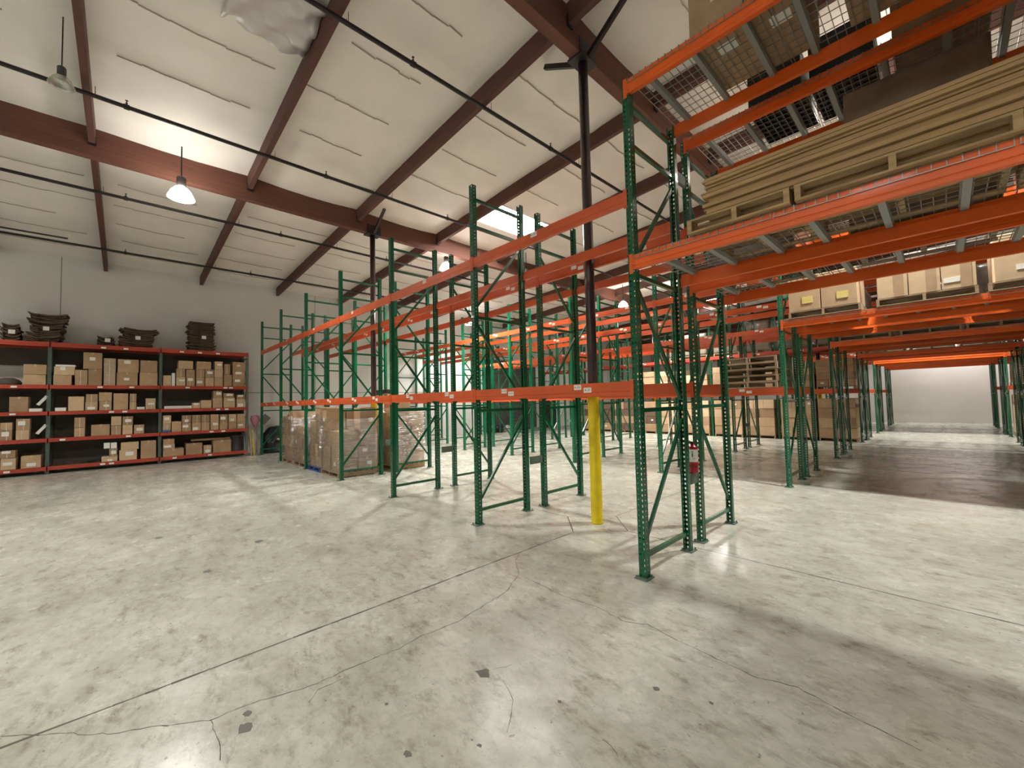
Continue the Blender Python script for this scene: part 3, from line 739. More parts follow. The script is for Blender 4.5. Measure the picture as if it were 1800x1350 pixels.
def shelf_extras():
    def flat(y0, y1, z, h, dx, name, label, m=WHITE, cat='box', xo=-.03):
        o = bevelbox(dx, y1-y0, h, m, .003, name); o = inst(o, name, None, (SX+xo-dx/2, (y0+y1)/2, z)); return tag(o, label, cat)
    flat(-2.68, -1.98, 1.746, .09, .3, 'flat_box', 'long flat white box lying on third shelf, right bay')
    flat(-3.33, -3.15, 1.746, .08, .25, 'flat_box', 'short flat white box on third shelf beside a lone carton, middle bay')
    flat(-5.04, -4.83, 1.746, .1, .3, 'flat_box', 'flat white box at left end of third shelf, middle bay')
    flat(-5.52, -5.28, 1.746, .09, .25, 'flat_box', 'flat white box right of big carton on third shelf, left bay')
    flat(-2.5, -2.42, 2.491, .42, .4, 'white_board', 'tall narrow white board standing on second shelf, right bay', WHITE, 'board')
    flat(-5.05, -4.66, 3.025, .05, .35, 'flat_box', 'thin white carton lid atop cartons, left end of second shelf middle bay')
    # papers on the bottom shelf cartons
    for k, (y, z, lab) in enumerate([(-3.98, .6, 'white paper sheet leaning on a carton on the bottom shelf, middle bay'), (-3.83, .595, 'taller white paper sheet standing on a small carton, bottom shelf middle bay')]):
        o = bevelbox(.004, .13, .17, WHITE, 0, 'paper_sheet'); o = inst(o, 'paper_sheet', None, (SX-.03, y, z), rot=(0, -.08, .1*k)); tag(o, lab, 'paper')
    # black tools
    mb = MB(); mb.bar((0, -.15, .03), (0, .2, .09), .05, .03); mb.bar((-.05, -.05, .02), (-.1, .15, .05), .06, .03)
    o = mb.obj('hand_tool', BLACKP, None, (SX-.12, -4.35, .21)); tag(o, 'black hand tool lying on the bottom shelf, middle bay', 'tool')
    # blue bundle
    o = MB().lathe([(.0, 0), (.09, .01), (.12, .05), (.09, .09), (0, .1)], 14).obj('cloth_bundle', BLUEP, None, (SX+.023, -2.62, .992), smooth=True); o.scale = (.3, 1, .8); tag(o, 'blue cloth bundle at left end of fourth shelf, right bay', 'cloth')
    # dark bag left bay second shelf
    o = MB().lathe([(.24, 0), (.25, .06), (.2, .14), (.1, .19), (0, .2)], 16).obj('bag', mat('dark_bag', (70, 60, 52), .7), None, (SX-.33, -5.93, 2.492), smooth=True); tag(o, 'dark slumped bag on second shelf, left bay, beside stacked cartons', 'bag')
    # black bin with boards at right of bottom shelf
    o = MB().lathe([(.17, 0), (.2, .5), (.21, .5), (.21, .53), (.19, .53), (.16, .02), (0, .02)], 20).obj('bin', mat('grey_bin', (88, 88, 90), .4), None, (SX-.45, -.66, .206), smooth=True); tag(o, 'dark grey round bin at right end of the bottom shelf', 'bin')
    for k in range(3):
        o = MB().box(-.02, .02, -.55, .55, 0, .02).obj('board_strip', WOOD, None, (SX-.24-.05*k, -1.42, .64+.021*k)); tag(o, '%s of three thin wooden strips lying over cartons on bottom shelf, right bay' % ['lowest', 'middle', 'uppermost'][k], 'board', 'wood strips on the bottom shelf')
    # tilted signs at the second post
    for k, (z, lab) in enumerate([(1.93, 'upper tilted white placard at the post between left and middle bays'), (1.13, 'lower tilted white placard at the post between left and middle bays')]):
        o = bevelbox(.006, .07, .3, WHITE, 0, 'placard'); o = inst(o, 'placard', None, (SX-.1, -5.37, z), rot=(-.6, 0, 0)); tag(o, lab, 'sign')
    # flattened carton bundles on top
    rc = random.Random(4)
    for (yc, w, n, h, lab) in [(-5.3, .66, 15, .80, 'tall leaning bundle of flattened dark cartons on top of shelving, left'), (-5.92, .34, 9, .44, 'low slumped bundle of flattened cartons at far left top of shelving'),
                               (-3.38, .8, 12, .58, 'wide bundle of flattened cartons on top of shelving, middle bay'), (-4.06, .36, 6, .26, 'small low bundle of flattened cartons beside the wide one, middle'),
                               (-1.71, .74, 19, .98, 'upright drum-like bundle of flattened cartons on top of shelving, right bay')]:
        t = thing('carton_bundle', lab, 'cardboard', (SX-.42, yc, SLEV[0]), 0, 'bundles of flattened cartons on the shelving')
        th = h/n
        for k in range(n):
            f = k/(n-1); tw = w*(rc.uniform(.86, 1.04)) * (1.0 if n > 16 else (1.12 if f > .75 and n > 10 else 1))
            off = (0 if n > 16 else (.1*f if n > 10 else 0))+rc.uniform(-.03, .03)
            mb = MB(); q = 10; P = []
            dd = .62*rc.uniform(.85, 1.0)
            for s in range(q+1):
                u = -1+2*s/q; zz = rc.uniform(-.004, .004)+.035*(u*u)*(1 if n < 16 else .2)*rc.uniform(.4, 1.3)-.02*math.cos(u*1.5)*(1 if n<16 else .3)
                P.append((u*tw/2, zz))
            poly = P+[(a, b+th*.72) for a, b in reversed(P)]
            mb.prism(poly, -dd/2, dd/2, 'x')
            mb.obj('cardboard_sheet', DKCARD, t, (rc.uniform(-.03, .03), off, th*k+.022), rc.uniform(-.12, .12))
        MB().box(.30, .335, -.06, .06, h*.42, h*.42+.11).obj('shipping_label', WHITE, t, (0.0, .05, 0))
        MB().box(.29, .333, -.0, .012, 0.01, h).obj('strap', BLACKP, t, (0, -.1, 0))
shelf_extras()

# things between shelving and first rack frame
def corner_things():
    for k, (y, m, lab, r, tilt) in enumerate([(-.27, WOOD, 'pale wooden board leaning at the right end of the shelving', .03, .06), (-.17, YELLOW, 'yellow pole leaning beside the shelving end', .022, .05), (-.02, WOOD, 'wooden handle leaning beside the yellow pole', .018, .02), (-.23, OLDWOOD, 'thin old wooden lath leaning behind the yellow pole', .014, .09)]):
        x = SX+.03-.05*k
        mb = MB()
        if m is YELLOW: mb.tube((0, 0, 0), (-.12, -tilt*1.0, .95), r, n=10)
        else: mb.bar((0, 0, 0), (-.14, -tilt, 1.1-.12*k), r*2, r)
        o = mb.obj('pole' if k in (1, 2) else 'board', m, None, (x, y, .004)); tag(o, lab, 'pole' if k in (1, 2) else 'board')
    mb = MB().lathe([(.0, 0), (.05, .02), (.11, .14), (.16, .3), (.13, .42), (.02, .45), (0, .44)], 12)
    o = mb.obj('cloth_bag', PINK, None, (-15.34, -.12, 1.0), smooth=True); tag(o, 'pink cloth bag hanging on poles beside the shelving end', 'bag')
    # umbrella-like grey board
    o = MB().box(-.01, .01, -.13, .13, -.17, .17).obj('grey_board', mat('grey_board_m', (120, 116, 112), .6), None, (-15.66, .25, 1.27)); o.rotation_euler = (-.7, 0, 0); tag(o, 'small grey board tilted behind the first rack post', 'board')
    # black tarp heap
    rc = random.Random(2); mb = MB(); n, m = 18, 8
    for j in range(m+1):
        f = j/m
        for k in range(n):
            a = 2*PI*k/n; r = math.cos(f*PI/2)**.6
            mb.v.append((.32*r*math.cos(a)*(1+rc.uniform(-.12, .12)), .5*r*math.sin(a)*(1+rc.uniform(-.1, .1)), 1.0*math.sin(f*PI/2)+rc.uniform(-.02, .02)*(f > 0)))
    for j in range(m):
        for k in range(n): l = (k+1) % n; mb.f.append((j*n+k, j*n+l, (j+1)*n+l, (j+1)*n+k))
    o = mb.obj('tarp_heap', BLACKP, None, (-15.62, .62, .0), smooth=False); tag(o, 'black tarpaulin heap on the floor behind the first rack post', 'tarp')
    o = MB().tube((0, 0, 0), (.1, .02, .0), .035, n=12).obj('cup', WHITE, None, (-15.3, .6, .52)); tag(o, 'white paper roll resting on the black tarpaulin', 'roll')
    for k, (y, s, mm, lab) in enumerate([(12.0, .3, BLACKP, 'black bag on the floor before the roll-up door'), (12.7, .26, WHITE, 'white bag on the floor before the roll-up door')]):
        o = MB().lathe([(s*.8, 0), (s, s*.4), (s*.8, s), (s*.3, s*1.4), (0, s*1.45)], 10).obj('bag', mm, None, (-15.6, y, 0), smooth=True); tag(o, lab, 'bag')
corner_things()

# ------------------------------------------------------------------ pallet loads in the first row (mixed cartons under film)
def film_box(x0, x1, y0, y1, z0, z1, label, seed):
    rc = random.Random(seed); mb = MB(); n, m = 24, 7
    per = []
    for k in range(n):
        t = k/n*4; s = int(t); f = t-s
        P = [(x0, y0), (x1, y0), (x1, y1), (x0, y1), (x0, y0)]
        per.append((P[s][0]+(P[s+1][0]-P[s][0])*f, P[s][1]+(P[s+1][1]-P[s][1])*f))
    cx, cy = (x0+x1)/2, (y0+y1)/2
    for j in range(m+1):
        z = z0+(z1-z0)*j/m
        for k, (x, y) in enumerate(per):
            e = rc.uniform(0, .018); mb.v.append((x+(x-cx)*e, y+(y-cy)*e, z+rc.uniform(-.01, .01)))
    for j in range(m):
        for k in range(n): l = (k+1) % n; mb.f.append((j*n+k, j*n+l, (j+1)*n+l, (j+1)*n+k))
    o = mb.obj('stretch_wrap', FILM, None, solid=.0012); tag(o, label, 'plastic wrap', 'stretch wrap around the floor pallets')
def pile(x0, x1, y0, y1, ztop, name, seed, pm=OLDWOOD, dark=False, wrap=True, nx=2, ny=2, ragged=.15):
    rc = random.Random(seed); w, d = x1-x0, y1-y0
    pallet(((x0+x1)/2, (y0+y1)/2, .002), 'pallet under %s' % name, round(w, 2), round(d, 2), pm, group='floor pallets under mixed cartons')
    z = {}
    top = 0; layer = 0
    hts = []
    zz = PH+.004
    while zz < ztop-.12:
        h = rc.uniform(.24, .38)
        if ztop-(zz+h) < .12: h = ztop-zz
        hts.append((zz, h)); zz += h+.002
    for li, (za, h) in enumerate(hts):
        nxx = rc.choice([nx, nx, nx+1]) if nx < 3 else nx; nyy = ny
        fx = sorted([0]+[i/nxx+rc.uniform(-.08, .08) for i in range(1, nxx)]+[1])
        fy = sorted([0]+[i/nyy+rc.uniform(-.08, .08) for i in range(1, nyy)]+[1])
        for i in range(nxx):
            for j in range(nyy):
                last = li == len(hts)-1
                if last and rc.random() < .4: continue
                if j > 0 and i < nxx-1 and li < len(hts)-2: continue
                if seed in (102, 103, 106) and j > 0 and li < len(hts)-2: continue
                xa, xb = x0+w*fx[i], x0+w*fx[i+1]; ya, yb = y0+d*fy[j], y0+d*fy[j+1]
                hh = h if not last else h*rc.uniform(.6, 1.5)
                jx = rc.uniform(0, .07)
                m = rc.choice(CARD if not dark else CARD[1:2]+CARD[3:])
                side = ('left', 'right')[min(1, i*2//nxx)] if nxx == 2 else ('left', 'middle', 'right')[i]
                lab = '%s carton, %s %s, of %s' % (ORD[li]+'-layer', 'aisle-side' if j == 0 else ('rear' if j == nyy-1 else 'inner'), side, name)
                st = (rc.uniform(-.2, .2), rc.uniform(.4, .7), .12, .08) if rc.random() < .35 else None
                carton((xa+xb)/2, (ya+yb)/2+jx*.5, za, xb-xa-.02-jx, yb-ya-.02-jx, hh-.004, lab, m, rc.uniform(-.035, .035), rc.choice(['-y', '+x']), True, st, 'mixed cartons on floor pallets', rc, .004)
    if wrap: film_box(x0-.01, x1+.01, y0-.01, y1+.01, PH+.01, ztop-.1, 'clear stretch wrap around %s' % name, seed+50)
pile(-8.98, -7.82, .06, 1.02, 1.50, 'the nearest wrapped floor pallet', 101, dark=True)
pile(-9.98, -9.08, .06, 1.02, 1.62, 'the blue-based floor pallet', 102, pm=BLUEP)
pile(-11.32, -10.28, .06, 1.02, 1.45, 'the third wrapped floor pallet', 103)
pile(-12.46, -11.46, .04, 1.0, 1.48, 'the leftmost wrapped floor pallet', 104)
pile(-8.95, -7.85, 1.46, 2.42, 1.72, 'the bright wrapped rear floor pallet', 105, pm=WOOD)
pile(-9.96, -9.08, 1.46, 2.42, 1.62, 'the second rear floor pallet', 106)
o = MB().prism([(-.2, 0), (.2, .05), (.24, .16), (-.18, .14)], -.15, .15, 'y').obj('black_case', BLACKP, None, (-8.85, 1.7, 1.9)); o.rotation_euler = (0, 0, .5)
tag(o, 'black case lying on top of the bright rear floor pallet', 'case')
o.location.z = 1.98

# ------------------------------------------------------------------ pallet stack on the second row
for k in range(5):
    pallet((-.60+.015*(k % 2), 5.92+.02*(k % 3-1), 1.875+k*.123), ['lowest', 'second', 'middle', 'fourth', 'topmost'][k]+' bare pallet of the stack standing on orange beams by the tunnel', 1.02, 1.1, OLDWOOD, group='stack of bare pallets')

# ------------------------------------------------------------------ far carton row
BAYN = ['bay next to the tunnel', 'second bay from the tunnel', 'third bay from the tunnel', 'fourth bay from the tunnel', 'fifth bay from the tunnel']
def far_row():
    rc = random.Random(77)
    for b in range(5):
        for lvl, zb, zt in ((0, .0, 1.62), (1, 1.89, 3.1)):
            if lvl == 1 and b > 3: continue
            for p in range(2):
                pc = -BP*b-.66-1.19*p
                w = 1.1; y0 = 15.16
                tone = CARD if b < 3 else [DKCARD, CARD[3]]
                pallet((pc, y0+.55, zb+(.002 if lvl == 0 else .004)), '%s pallet under cartons, %s, %s, far row' % (['right', 'left'][p], ['floor level', 'beam level'][lvl], BAYN[b]), 1.1, 1.08, OLDWOOD, parts=False, group='pallets under the far carton row')
                z = zb+PH+.01; n = 4; h = (zt-z-.05)/n
                if lvl == 1 and rc.random() < .3: n = 3
                if lvl == 1: h *= rc.uniform(.9, 1.0)
                for q in range(n):
                    cols = rc.choice([1, 2, 2, 3]) if b < 3 else rc.choice([1, 2])
                    for c in range(cols):
                        ww = w/cols
                        x = pc-w/2+ww*(c+.5)
                        lab = '%s carton from left, %s tier, %s %s pallet, %s' % (ORD[c], ORD[q], ['floor', 'upper'][lvl], ['right', 'left'][p], BAYN[b])
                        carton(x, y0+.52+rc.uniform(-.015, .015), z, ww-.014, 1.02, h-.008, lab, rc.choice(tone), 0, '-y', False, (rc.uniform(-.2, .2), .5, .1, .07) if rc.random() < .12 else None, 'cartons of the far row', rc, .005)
                    z += h
far_row()
# right of the tunnel, far row
for b, (yy, rn) in enumerate(((15.16, 'fourth row'), (19.95, 'fifth row'))):
    for lvl, zb, zt in ((0, 0, 1.6), (1, 1.89, 2.95)):
        pallet((4.35, yy+.55, zb+.004), 'pallet right of the tunnel, %s, %s' % (rn, ['floor level', 'beam level'][lvl]), 1.1, 1.08, OLDWOOD, parts=False, group='pallets right of the tunnel')
        z = zb+PH+.01
        for q in range(4):
            h = (zt-zb-PH-.06)/4
            for c in range(1):
                carton(4.35, yy+.52, z, 1.08, 1.0, h-.006, '%s-tier carton on the %s pallet right of the tunnel, %s' % (ORD[q], ['floor', 'beam-level'][lvl], rn), None, 0, '-y', False, None, 'cartons right of the tunnel', random, .004)
            z += h
# wrapped loads high in the far row
def wrapped_load(x, y, z, w, d, h, label, m=WRAPPED, seed=0, group='film-wrapped loads', pal=True, bulge=.011):
    t = thing('wrapped_load', label, 'wrapped load', (x, y, z), 0, group)
    zo = 0
    if pal:
        for sx in (-w/2+.03, 0, w/2-.03): MB().box(sx-.02, sx+.02, -d/2, d/2, .016, .1).obj('stringer', OLDWOOD, t)
        for q in range(6): yq = -d/2+.05+(d-.1)*q/5; MB().box(-w/2, w/2, yq-.045, yq+.045, .1, .117).obj('deck_board', OLDWOOD, t)
        for yq in (-d/2+.05, 0, d/2-.05): MB().box(-w/2, w/2, yq-.045, yq+.045, 0, .016).obj('bottom_board', OLDWOOD, t)
        zo = .118
    rc = random.Random(seed); bm = bmesh.new(); bmesh.ops.create_cube(bm, size=1)
    bmesh.ops.subdivide_edges(bm, edges=bm.edges[:], cuts=7, use_grid_fill=True)
    for v in bm.verts:
        e = 1-.5*abs(v.co.x*2*v.co.y*2)
        v.co = Vector((v.co.x*w*(.97), v.co.y*d*(.97), (v.co.z+.5)*h))+Vector([rc.uniform(-bulge, bulge)*e for _ in range(3)])
        if v.co.z < .03: v.co.z = 0
    bmesh.ops.recalc_face_normals(bm, faces=bm.faces)
    me = bpy.data.meshes.new('wrapped_goods'); bm.to_mesh(me); bm.free(); me.materials.append(m)
    for p in me.polygons: p.use_smooth = True
    g = inst(me, 'wrapped_goods', t, (0, 0, zo))
    return t, g
GREYW = mat('grey_film_load', (120, 112, 100), .3, var=.3, scale=3, bump=.8, bscale=5, coat=.5)
for k, x in enumerate((-.64, -1.84, -3.16, -4.36, -5.68, -6.88)):
    wrapped_load(x, 15.8, 3.5, 1.05, 1.0, [1.15, .9, 1.2, .8, 1.0, .9][k], '%s grey film-wrapped load from the tunnel on top level, far row' % ORD[k], GREYW, 200+k)

# ------------------------------------------------------------------ tunnel contents
# nearest middle level : two pallets with long fibreboard sheets
pallet((.98, .46, 3.134), 'pale pallet under left end of the long board stack over the tunnel', .76, 1.04, WOOD, group='pallets over the tunnel front')
pallet((1.92, .46, 3.134), 'pale pallet under the middle of the long board stack over the tunnel', 1.06, 1.04, WOOD, group='pallets over the tunnel front')
pallet((3.02, .46, 3.134), 'pale pallet under right end of the long board stack over the tunnel', 1.04, 1.04, WOOD, group='pallets over the tunnel front')
rc = random.Random(9); z = 3.134+PH+.001
for k in range(13):
    h = [.012, .03, .018, .03, .012, .024, .03, .012, .03, .018, .024, .012, .018][k]
    o = bevelbox(2.70+rc.uniform(-.02, .02), 1.0+rc.uniform(-.02, .01), h, SHEET, .001, 'fibreboard_sheet')
    o = inst(o, 'fibreboard_sheet', None, (2.1+rc.uniform(-.025, .025), .47+rc.uniform(-.02, .02), z))
    tag(o, '%s fibreboard sheet counted from the bottom of the long stack over the tunnel' % ORD[k], 'board', 'long fibreboard sheets'); z += h+rc.choice([.0015, .003, .006])
# top level of the nearest run : cartons seen from below
for k, (x, wd, d, h, yc) in enumerate([(.86, .44, .86, .6, .5), (1.27, .36, .9, .7, .52), (2.12, .9, .95, .8, .5), (3.05, .85, .95, .7, .5)]):
    o = carton(x, yc, 4.918, wd, d, h, '%s big brown carton from left on highest deck over the tunnel front' % ORD[k], CARD[3] if k % 2 else CARD[1], 0, '-y', True, (.1, .5, .14, .1), 'big cartons on the highest deck')
    MB().box(-.07, .08, -.2, -.06, -.0025, .001).obj('document_pouch', WHITE, o)
# second run : wrapped load at middle level and dark crates at the top
wrapped_load(2.0, 1.92, 3.134, .98, .94, 1.38, 'tall film-wrapped brown load over the tunnel behind the board stack', WRAPPED, 5, 'loads over the tunnel')
wrapped_load(3.1, 1.92, 3.134, 1.0, .94, 1.1, 'dark wrapped load at the right over the tunnel behind the board stack', mat('dark_film_load', (70, 60, 52), .3, var=.3, bump=.8, bscale=5, coat=.4), 6, 'loads over the tunnel')
wrapped_load(.62, 1.92, 3.134, .9, .9, .5, 'low wrapped load at the left over the tunnel behind the boards', GREYW, 7, 'loads over the tunnel')
def crate(x, y, z, w, d, h, label):
    t = thing('plastic_crate', label, 'crate', (x, y, z), 0, 'dark plastic crates on the highest deck')
    mb = MB()
    for q in range(9): xx = -w/2+w*q/8; mb.box(xx-.008, xx+.008, -d/2, d/2, 0, .018)
    for q in range(9): yy = -d/2+d*q/8; mb.box(-w/2, w/2, yy-.008, yy+.008, 0, .018)
    mb.obj('crate_grid', BLACKP, t)
    MB().box(-w/2, w/2, -d/2, -d/2+.015, .018, h).obj('side_panel', BLACKP, t); MB().box(-w/2, w/2, d/2-.015, d/2, .018, h).obj('side_panel', BLACKP, t)
    MB().box(-w/2, -w/2+.015, -d/2+.015, d/2-.015, .018, h).obj('side_panel', BLACKP, t); MB().box(w/2-.015, w/2, -d/2+.015, d/2-.015, .018, h).obj('side_panel', BLACKP, t)
    MB().box(-w/2+.02, w/2-.02, -d/2+.02, d/2-.12, .03, h-.1).obj('crate_content', DIM, t)
crate(.95, 1.9, 4.913, .5, .8, .45, 'left dark plastic crate on the highest deck of the second run')
crate(1.52, 1.9, 4.913, .5, .8, .45, 'right dark plastic crate on the highest deck of the second run')
carton(2.2, 1.9, 4.913, .6, .85, .7, 'brown carton right of the dark crates on highest deck, second run', CARD[3], 0, '-y', True, None)
# slatted vent block on the highest deck (left)
# second row middle level : cartons on pallets
zc = 3.134
for k, (x, w) in enumerate([(.66, 1.04), (1.93, 1.12), (3.07, .98)]):
    pallet((x, 5.9, zc), '%s pallet from left on the second row deck over the tunnel' % ORD[k], round(w, 2), 1.04, OLDWOOD, group='pallets on second row deck')
for k, (x0, x1, h, st) in enumerate([(.15, .63, .62, 1), (.64, 1.14, .62, 1), (1.385, 1.755, .52, 0), (1.76, 2.115, .52, 0), (2.12, 2.48, .52, 2), (2.64, 3.6, .66, 2)]):
    o = carton((x0+x1)/2, 5.88, zc+PH+.002, x1-x0-.006, 1.0, h, '%s tan carton from left on second row deck over the tunnel' % ORD[k], CARD[0] if k < 2 else CARD[2], 0, '-y', False, (-.2 if st == 2 else None, .25, .17, .07) if st == 2 else None, 'cartons on second row deck', random, .003)
    if st == 1: MB().box(-.03, .13, -.507, -.498, .12, .24).obj('yellow_label', YELSTK, o)
    if st != 1: MB().box((x1-x0)/2*.1, (x1-x0)/2*.75, -.5035, -.498, .0, h).obj('print_panel', CARD[1], o)
for k, x in enumerate((.6, 1.8, 3.0)):
    wrapped_load(x, 7.3, 3.134, 1.05, .95, [.5, .4, .6][k], '%s dark wrapped load from left, rear deck of the second row' % ORD[k], mat('dark_film_load', (70, 60, 52), .3), 40+k, 'loads on the rear deck of the second row')
for k, x in enumerate((.7, 1.9, 3.0)):
    wrapped_load(x, 10.8, 3.134, 1.05, .95, [.6, .7, .5][k], '%s wrapped load from left on the third row deck over the tunnel' % ORD[k], GREYW if k != 1 else WRAPPED, 60+k, 'loads on the third row deck')

for k, x in enumerate((.7, 1.85, 3.0)):
    wrapped_load(x, 15.8, 3.134, 1.05, .95, [.9, .7, .85][k], '%s wrapped load from left on the fourth row deck over the tunnel' % ORD[k], WRAPPED if k != 1 else GREYW, 70+k, 'loads on the fourth row deck')
    wrapped_load(x, 20.5, 3.134, 1.05, .95, [.7, .8, .7][k], '%s wrapped load from left on the fifth row deck over the tunnel' % ORD[k], GREYW, 80+k, 'loads on the fifth row deck')

# unseen loads right of the tunnel, added to keep light off its floor
for r, (yy, rn) in enumerate(((5.92, 'second row'), (10.77, 'third row'))):
    for lvl, zb in ((0, .002), (1, 1.905)):
        for k, x in enumerate((4.32, 5.5)):
            wrapped_load(x, yy, zb, 1.08, .98, [1.45, .95][lvl], '%s unseen added wrapped load %s right of the tunnel, %s' % (['nearer', 'farther'][k], ['on the floor', 'at beam level'][lvl], rn), WRAPPED if (k+lvl) % 2 else GREYW, 90+k+4*r, 'added shading loads right of the tunnel')

# ------------------------------------------------------------------ fire extinguisher
def extinguisher():
    t = thing('fire_extinguisher', 'red fire extinguisher with white instruction label standing on the rack spacer', 'fire extinguisher', (.012, 1.245, .8305)); t.scale = (.92, .92, .9)
    MB().lathe([(0, 0), (.055, 0), (.062, .008), (.064, .02), (.064, .3), (.058, .33), (.035, .355), (.022, .36), (.022, .375), (0, .375)], 24).obj('cylinder', RED, t, smooth=True)
    o = MB()
    n = 14
    for z0, z1, nm, mm, a0, a1 in ((.15, .31, 'instruction_label', WHITE, -2.7, -.1), (.085, .115, 'data_label', mat('label_dark', (120, 30, 30), .4), -2.5, -.3)):
        mb = MB()
        for k in range(n+1):
            a = a0+(a1-a0)*k/n
            for r in (.0635, .0652):
                for z in (z0, z1): mb.v.append((r*math.cos(a), r*math.sin(a), z))
        for k in range(n):
            b = k*4; c = b+4
            mb.f += [(b+2, c+2, c+3, b+3), (b, b+1, c+1, c), (b+1, b+3, c+3, c+1), (b, c, c+2, b+2)]
        mb.obj(nm, mm, t)
    # print on the label: a small column of figures and lines
    mb = MB()
    for (a, z, wd, h) in [(-1.9, .285, .02, .006), (-1.9, .27, .03, .004), (-1.9, .26, .03, .004), (-1.25, .24, .012, .05), (-1.25, .28, .02, .008), (-1.95, .2, .034, .003), (-1.95, .192, .034, .003), (-1.95, .184, .034, .003), (-.95, .2, .02, .003), (-.95, .19, .02, .003)]:
        c, s = math.cos(a), math.sin(a); r = .0662; p = Vector((r*c, r*s, z)); tdir = Vector((-s, c, 0))
        mb.bar(p-tdir*wd/2, p+tdir*wd/2, .001, h, up=(0, 0, 1))
    mb.obj('label_print', INK, t)
    mb = MB().box(-.018, .018, -.02, .02, .375, .4); mb.bar((0, 0, .40), (-.02, -.1, .425), .02, .008); mb.bar((0, .0, .385), (-.01, -.09, .385), .018, .006)
    mb.obj('valve_handle', mat('valve_metal', (60, 58, 60), .35, metal=.8), t)
    hs = MB(); pts = [Vector((0, -.02, .39)), Vector((-.05, -.04, .4)), Vector((-.085, -.03, .34)), Vector((-.088, -.01, .22)), Vector((-.082, 0, .1))]
    for a, b in zip(pts, pts[1:]): hs.tube(a, b, .009, n=8)
    hs.obj('hose', INK, t)
    mb = MB()
    ring = [Vector((.075*math.cos(a), .075*math.sin(a), .34)) for a in [k*PI/8 for k in range(17)]]
    for a, b in zip(ring, ring[1:]): mb.tube(a, b, .0025, n=5)
    mb.obj('tie_wire', INK, t)
extinguisher()

# ------------------------------------------------------------------ sprinkler pipes
def sprinkler(x, label, y0=YS, y1=YN, off=.42):
    z = ceil_z(x)-off
    t = thing('sprinkler_pipe', label, 'pipe', (x, 0, z), 0, 'sprinkler pipes under the roof')
    MB().tube((0, y0, 0), (0, y1, 0), .032, n=10).obj('pipe', PIPE, t, smooth=False)
    hd = MB().tube((0, 0, .02), (0, 0, .07), .014, n=8).tube((0, 0, .07), (0, 0, .1), .006, n=6).tube((0, 0, .1), (0, 0, .106), .02, n=8).mesh('sprinkler_head', PIPE)
    cp = MB().tube((0, -.035, 0), (0, .035, 0), .042, n=10).mesh('coupling', PIPE)
    hg = MB().tube((-.03, 0, 0), (-.03, 0, off-.33), .004, n=5).tube((.03, 0, 0), (.03, 0, off-.28), .004, n=5).mesh('hanger_rod', PIPE)
    y = y0+1.2
    while y < y1:
        inst(hd, 'sprinkler_head', t, (0, y, 0)); inst(cp, 'coupling', t, (0, y, 0)); y += 3.05
    for y in PY[1:-1]: inst(hg, 'hanger_rod', t, (0, y+.1, 0))
for x, lab in [(-3.05, 'nearest black sprinkler pipe crossing the whole ceiling'), (-6.62, 'second black sprinkler pipe, just this side of the long timber girder'), (-10.05, 'third black sprinkler pipe, beyond the long timber girder'), (-13.7, 'farthest black sprinkler pipe, close to the left wall'), (1.0, 'black sprinkler pipe above the tunnel bay'), (4.4, 'black sprinkler pipe right of the tunnel bay')]:
    sprinkler(x, lab)
o = MB().tube((0, -2.9, 0), (.27, 2.88, -.05), .022, n=8).obj('conduit_pipe', PIPE, None, (-13.42, -7.6, 6.2)); tag(o, 'short dark pipe ending under the ceiling at the far left', 'pipe')

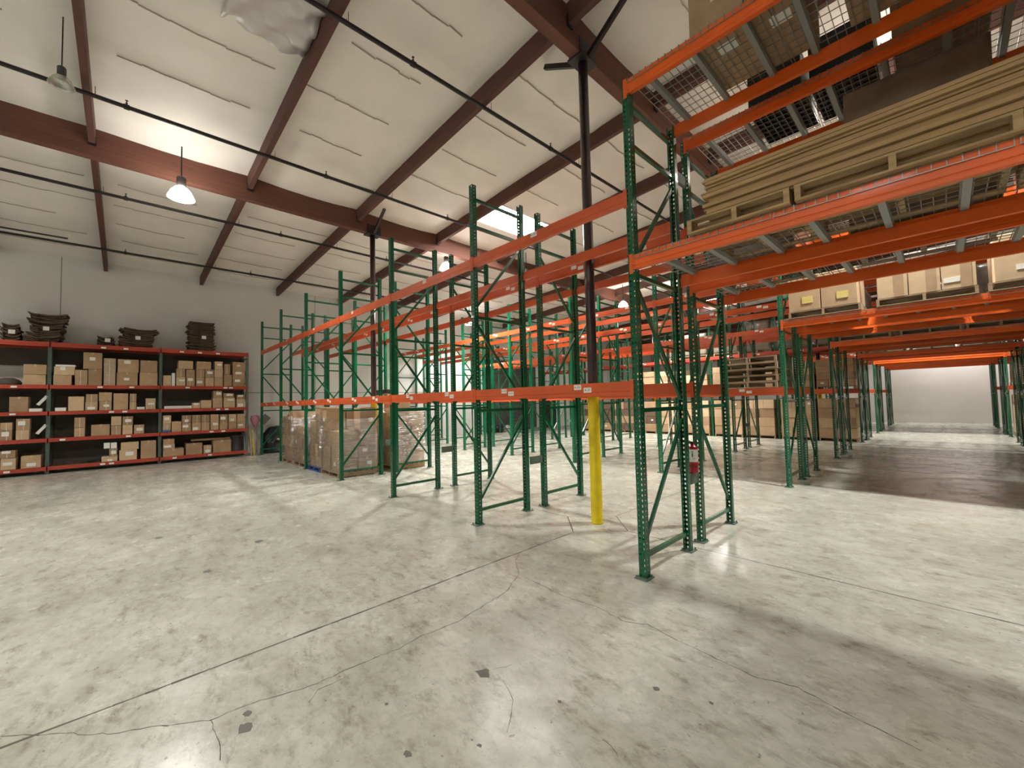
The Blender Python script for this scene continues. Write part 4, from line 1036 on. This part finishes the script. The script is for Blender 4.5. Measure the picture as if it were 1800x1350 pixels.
# ------------------------------------------------------------------ high-bay lamps
def lamp(x, y, zb, label, lit, cone=134, sc=1.0):
    zc = ceil_z(x)-.05
    t = thing('high_bay_lamp', label, 'lamp', (x, y, zb), 0, 'high-bay lamps'); t.scale = (sc, sc, sc)
    MB().tube((0, 0, .42), (0, 0, (zc-zb)/sc), .012, n=8).obj('hanging_rod', PIPE, t)
    MB().lathe([(0, .42), (.06, .42), (.075, .4), (.075, .25), (.06, .22), (0, .22)], 20).obj('ballast_housing', mat('lamp_housing', (70, 66, 66), .4), t, smooth=True)
    MB().lathe([(.05, .22), (.1, .2), (.16, .13), (.2, .04), (.215, 0), (.21, 0), (.195, .04), (.155, .125), (.095, .192), (.05, .21)], 28).obj('reflector', GLOW if lit else mat('lamp_reflector', (196, 196, 192), .25, metal=.6), t, smooth=True)
    MB().lathe([(0, .2), (.03, .19), (.045, .14), (.045, .1), (.025, .05), (0, .03)], 16).obj('bulb', BULB if lit else mat('frosted_glass', (220, 220, 214), .2), t, smooth=True)
    if lit:
        ld = bpy.data.lights.new('lamp_light', 'SPOT'); ld.spot_size = math.radians(cone); ld.spot_blend = .55; ld.energy = LAMP_POWER*lit; ld.color = WARM; ld.shadow_soft_size = .12
        lo = bpy.data.objects.new('lamp_light', ld); COL.objects.link(lo); lo.parent = t; lo.location = (0, 0, -.03)
BULB = emis('lit_bulb', (1.0, .95, .85), 120)
GLOW = emis('glowing_prismatic_reflector', (1.0, .95, .86), 22)
lamp(-7.86, -2.87, 5.78, 'brightly lit high-bay lamp hanging at upper left under the girder', .5)
lamp(-8.6, 3.75, 5.95, 'lit high-bay lamp glimpsed just above the upper orange beam', 1.2, 118)
lamp(-7.6, 12.5, 5.85, 'lit high-bay lamp far back beyond the brown column', 1.3, 110)
lamp(-5.7, -4.27, 6.0, 'unlit pendant high-bay lamp at the far upper left', 0, sc=.6)
lamp(-7.64, 6.39, 5.85, 'unlit high-bay lamp hanging behind the racks near the skylight', 0)
lamp(1.9, 5.0, 6.35, 'lit high-bay lamp above the aisle behind the tunnel front', 1.25, 105)
lamp(1.8, 18.85, 6.3, 'lit high-bay lamp above the far tunnel cross aisle', 1.5, 96)
lamp(2.6, 28.4, 6.3, 'added high-bay fill lamp near the end wall of the tunnel', .9, 120)  # added to brighten the end wall
lamp(-6.0, 14.0, 6.0, 'lit high-bay lamp in front of the far carton row', 1.2, 108)
lamp(-2.0, -7.5, 6.3, 'unseen added fill lamp behind the photographer, left', .6)  # out of view, added as fill for the foreground floor and rack fronts
lamp(-13.0, -8.0, 5.7, 'unseen added fill lamp behind the photographer near the left wall', .25)  # weak fill added out of view on the shelving side
lamp(5.0, -6.5, 6.5, 'unseen added fill lamp behind the photographer, right', .34)  # added fill for the right foreground, never in view
lamp(-14.0, 8.8, 5.6, 'lit high-bay lamp over the wall end of the second aisle', .7)
print('objects', len(bpy.data.objects))
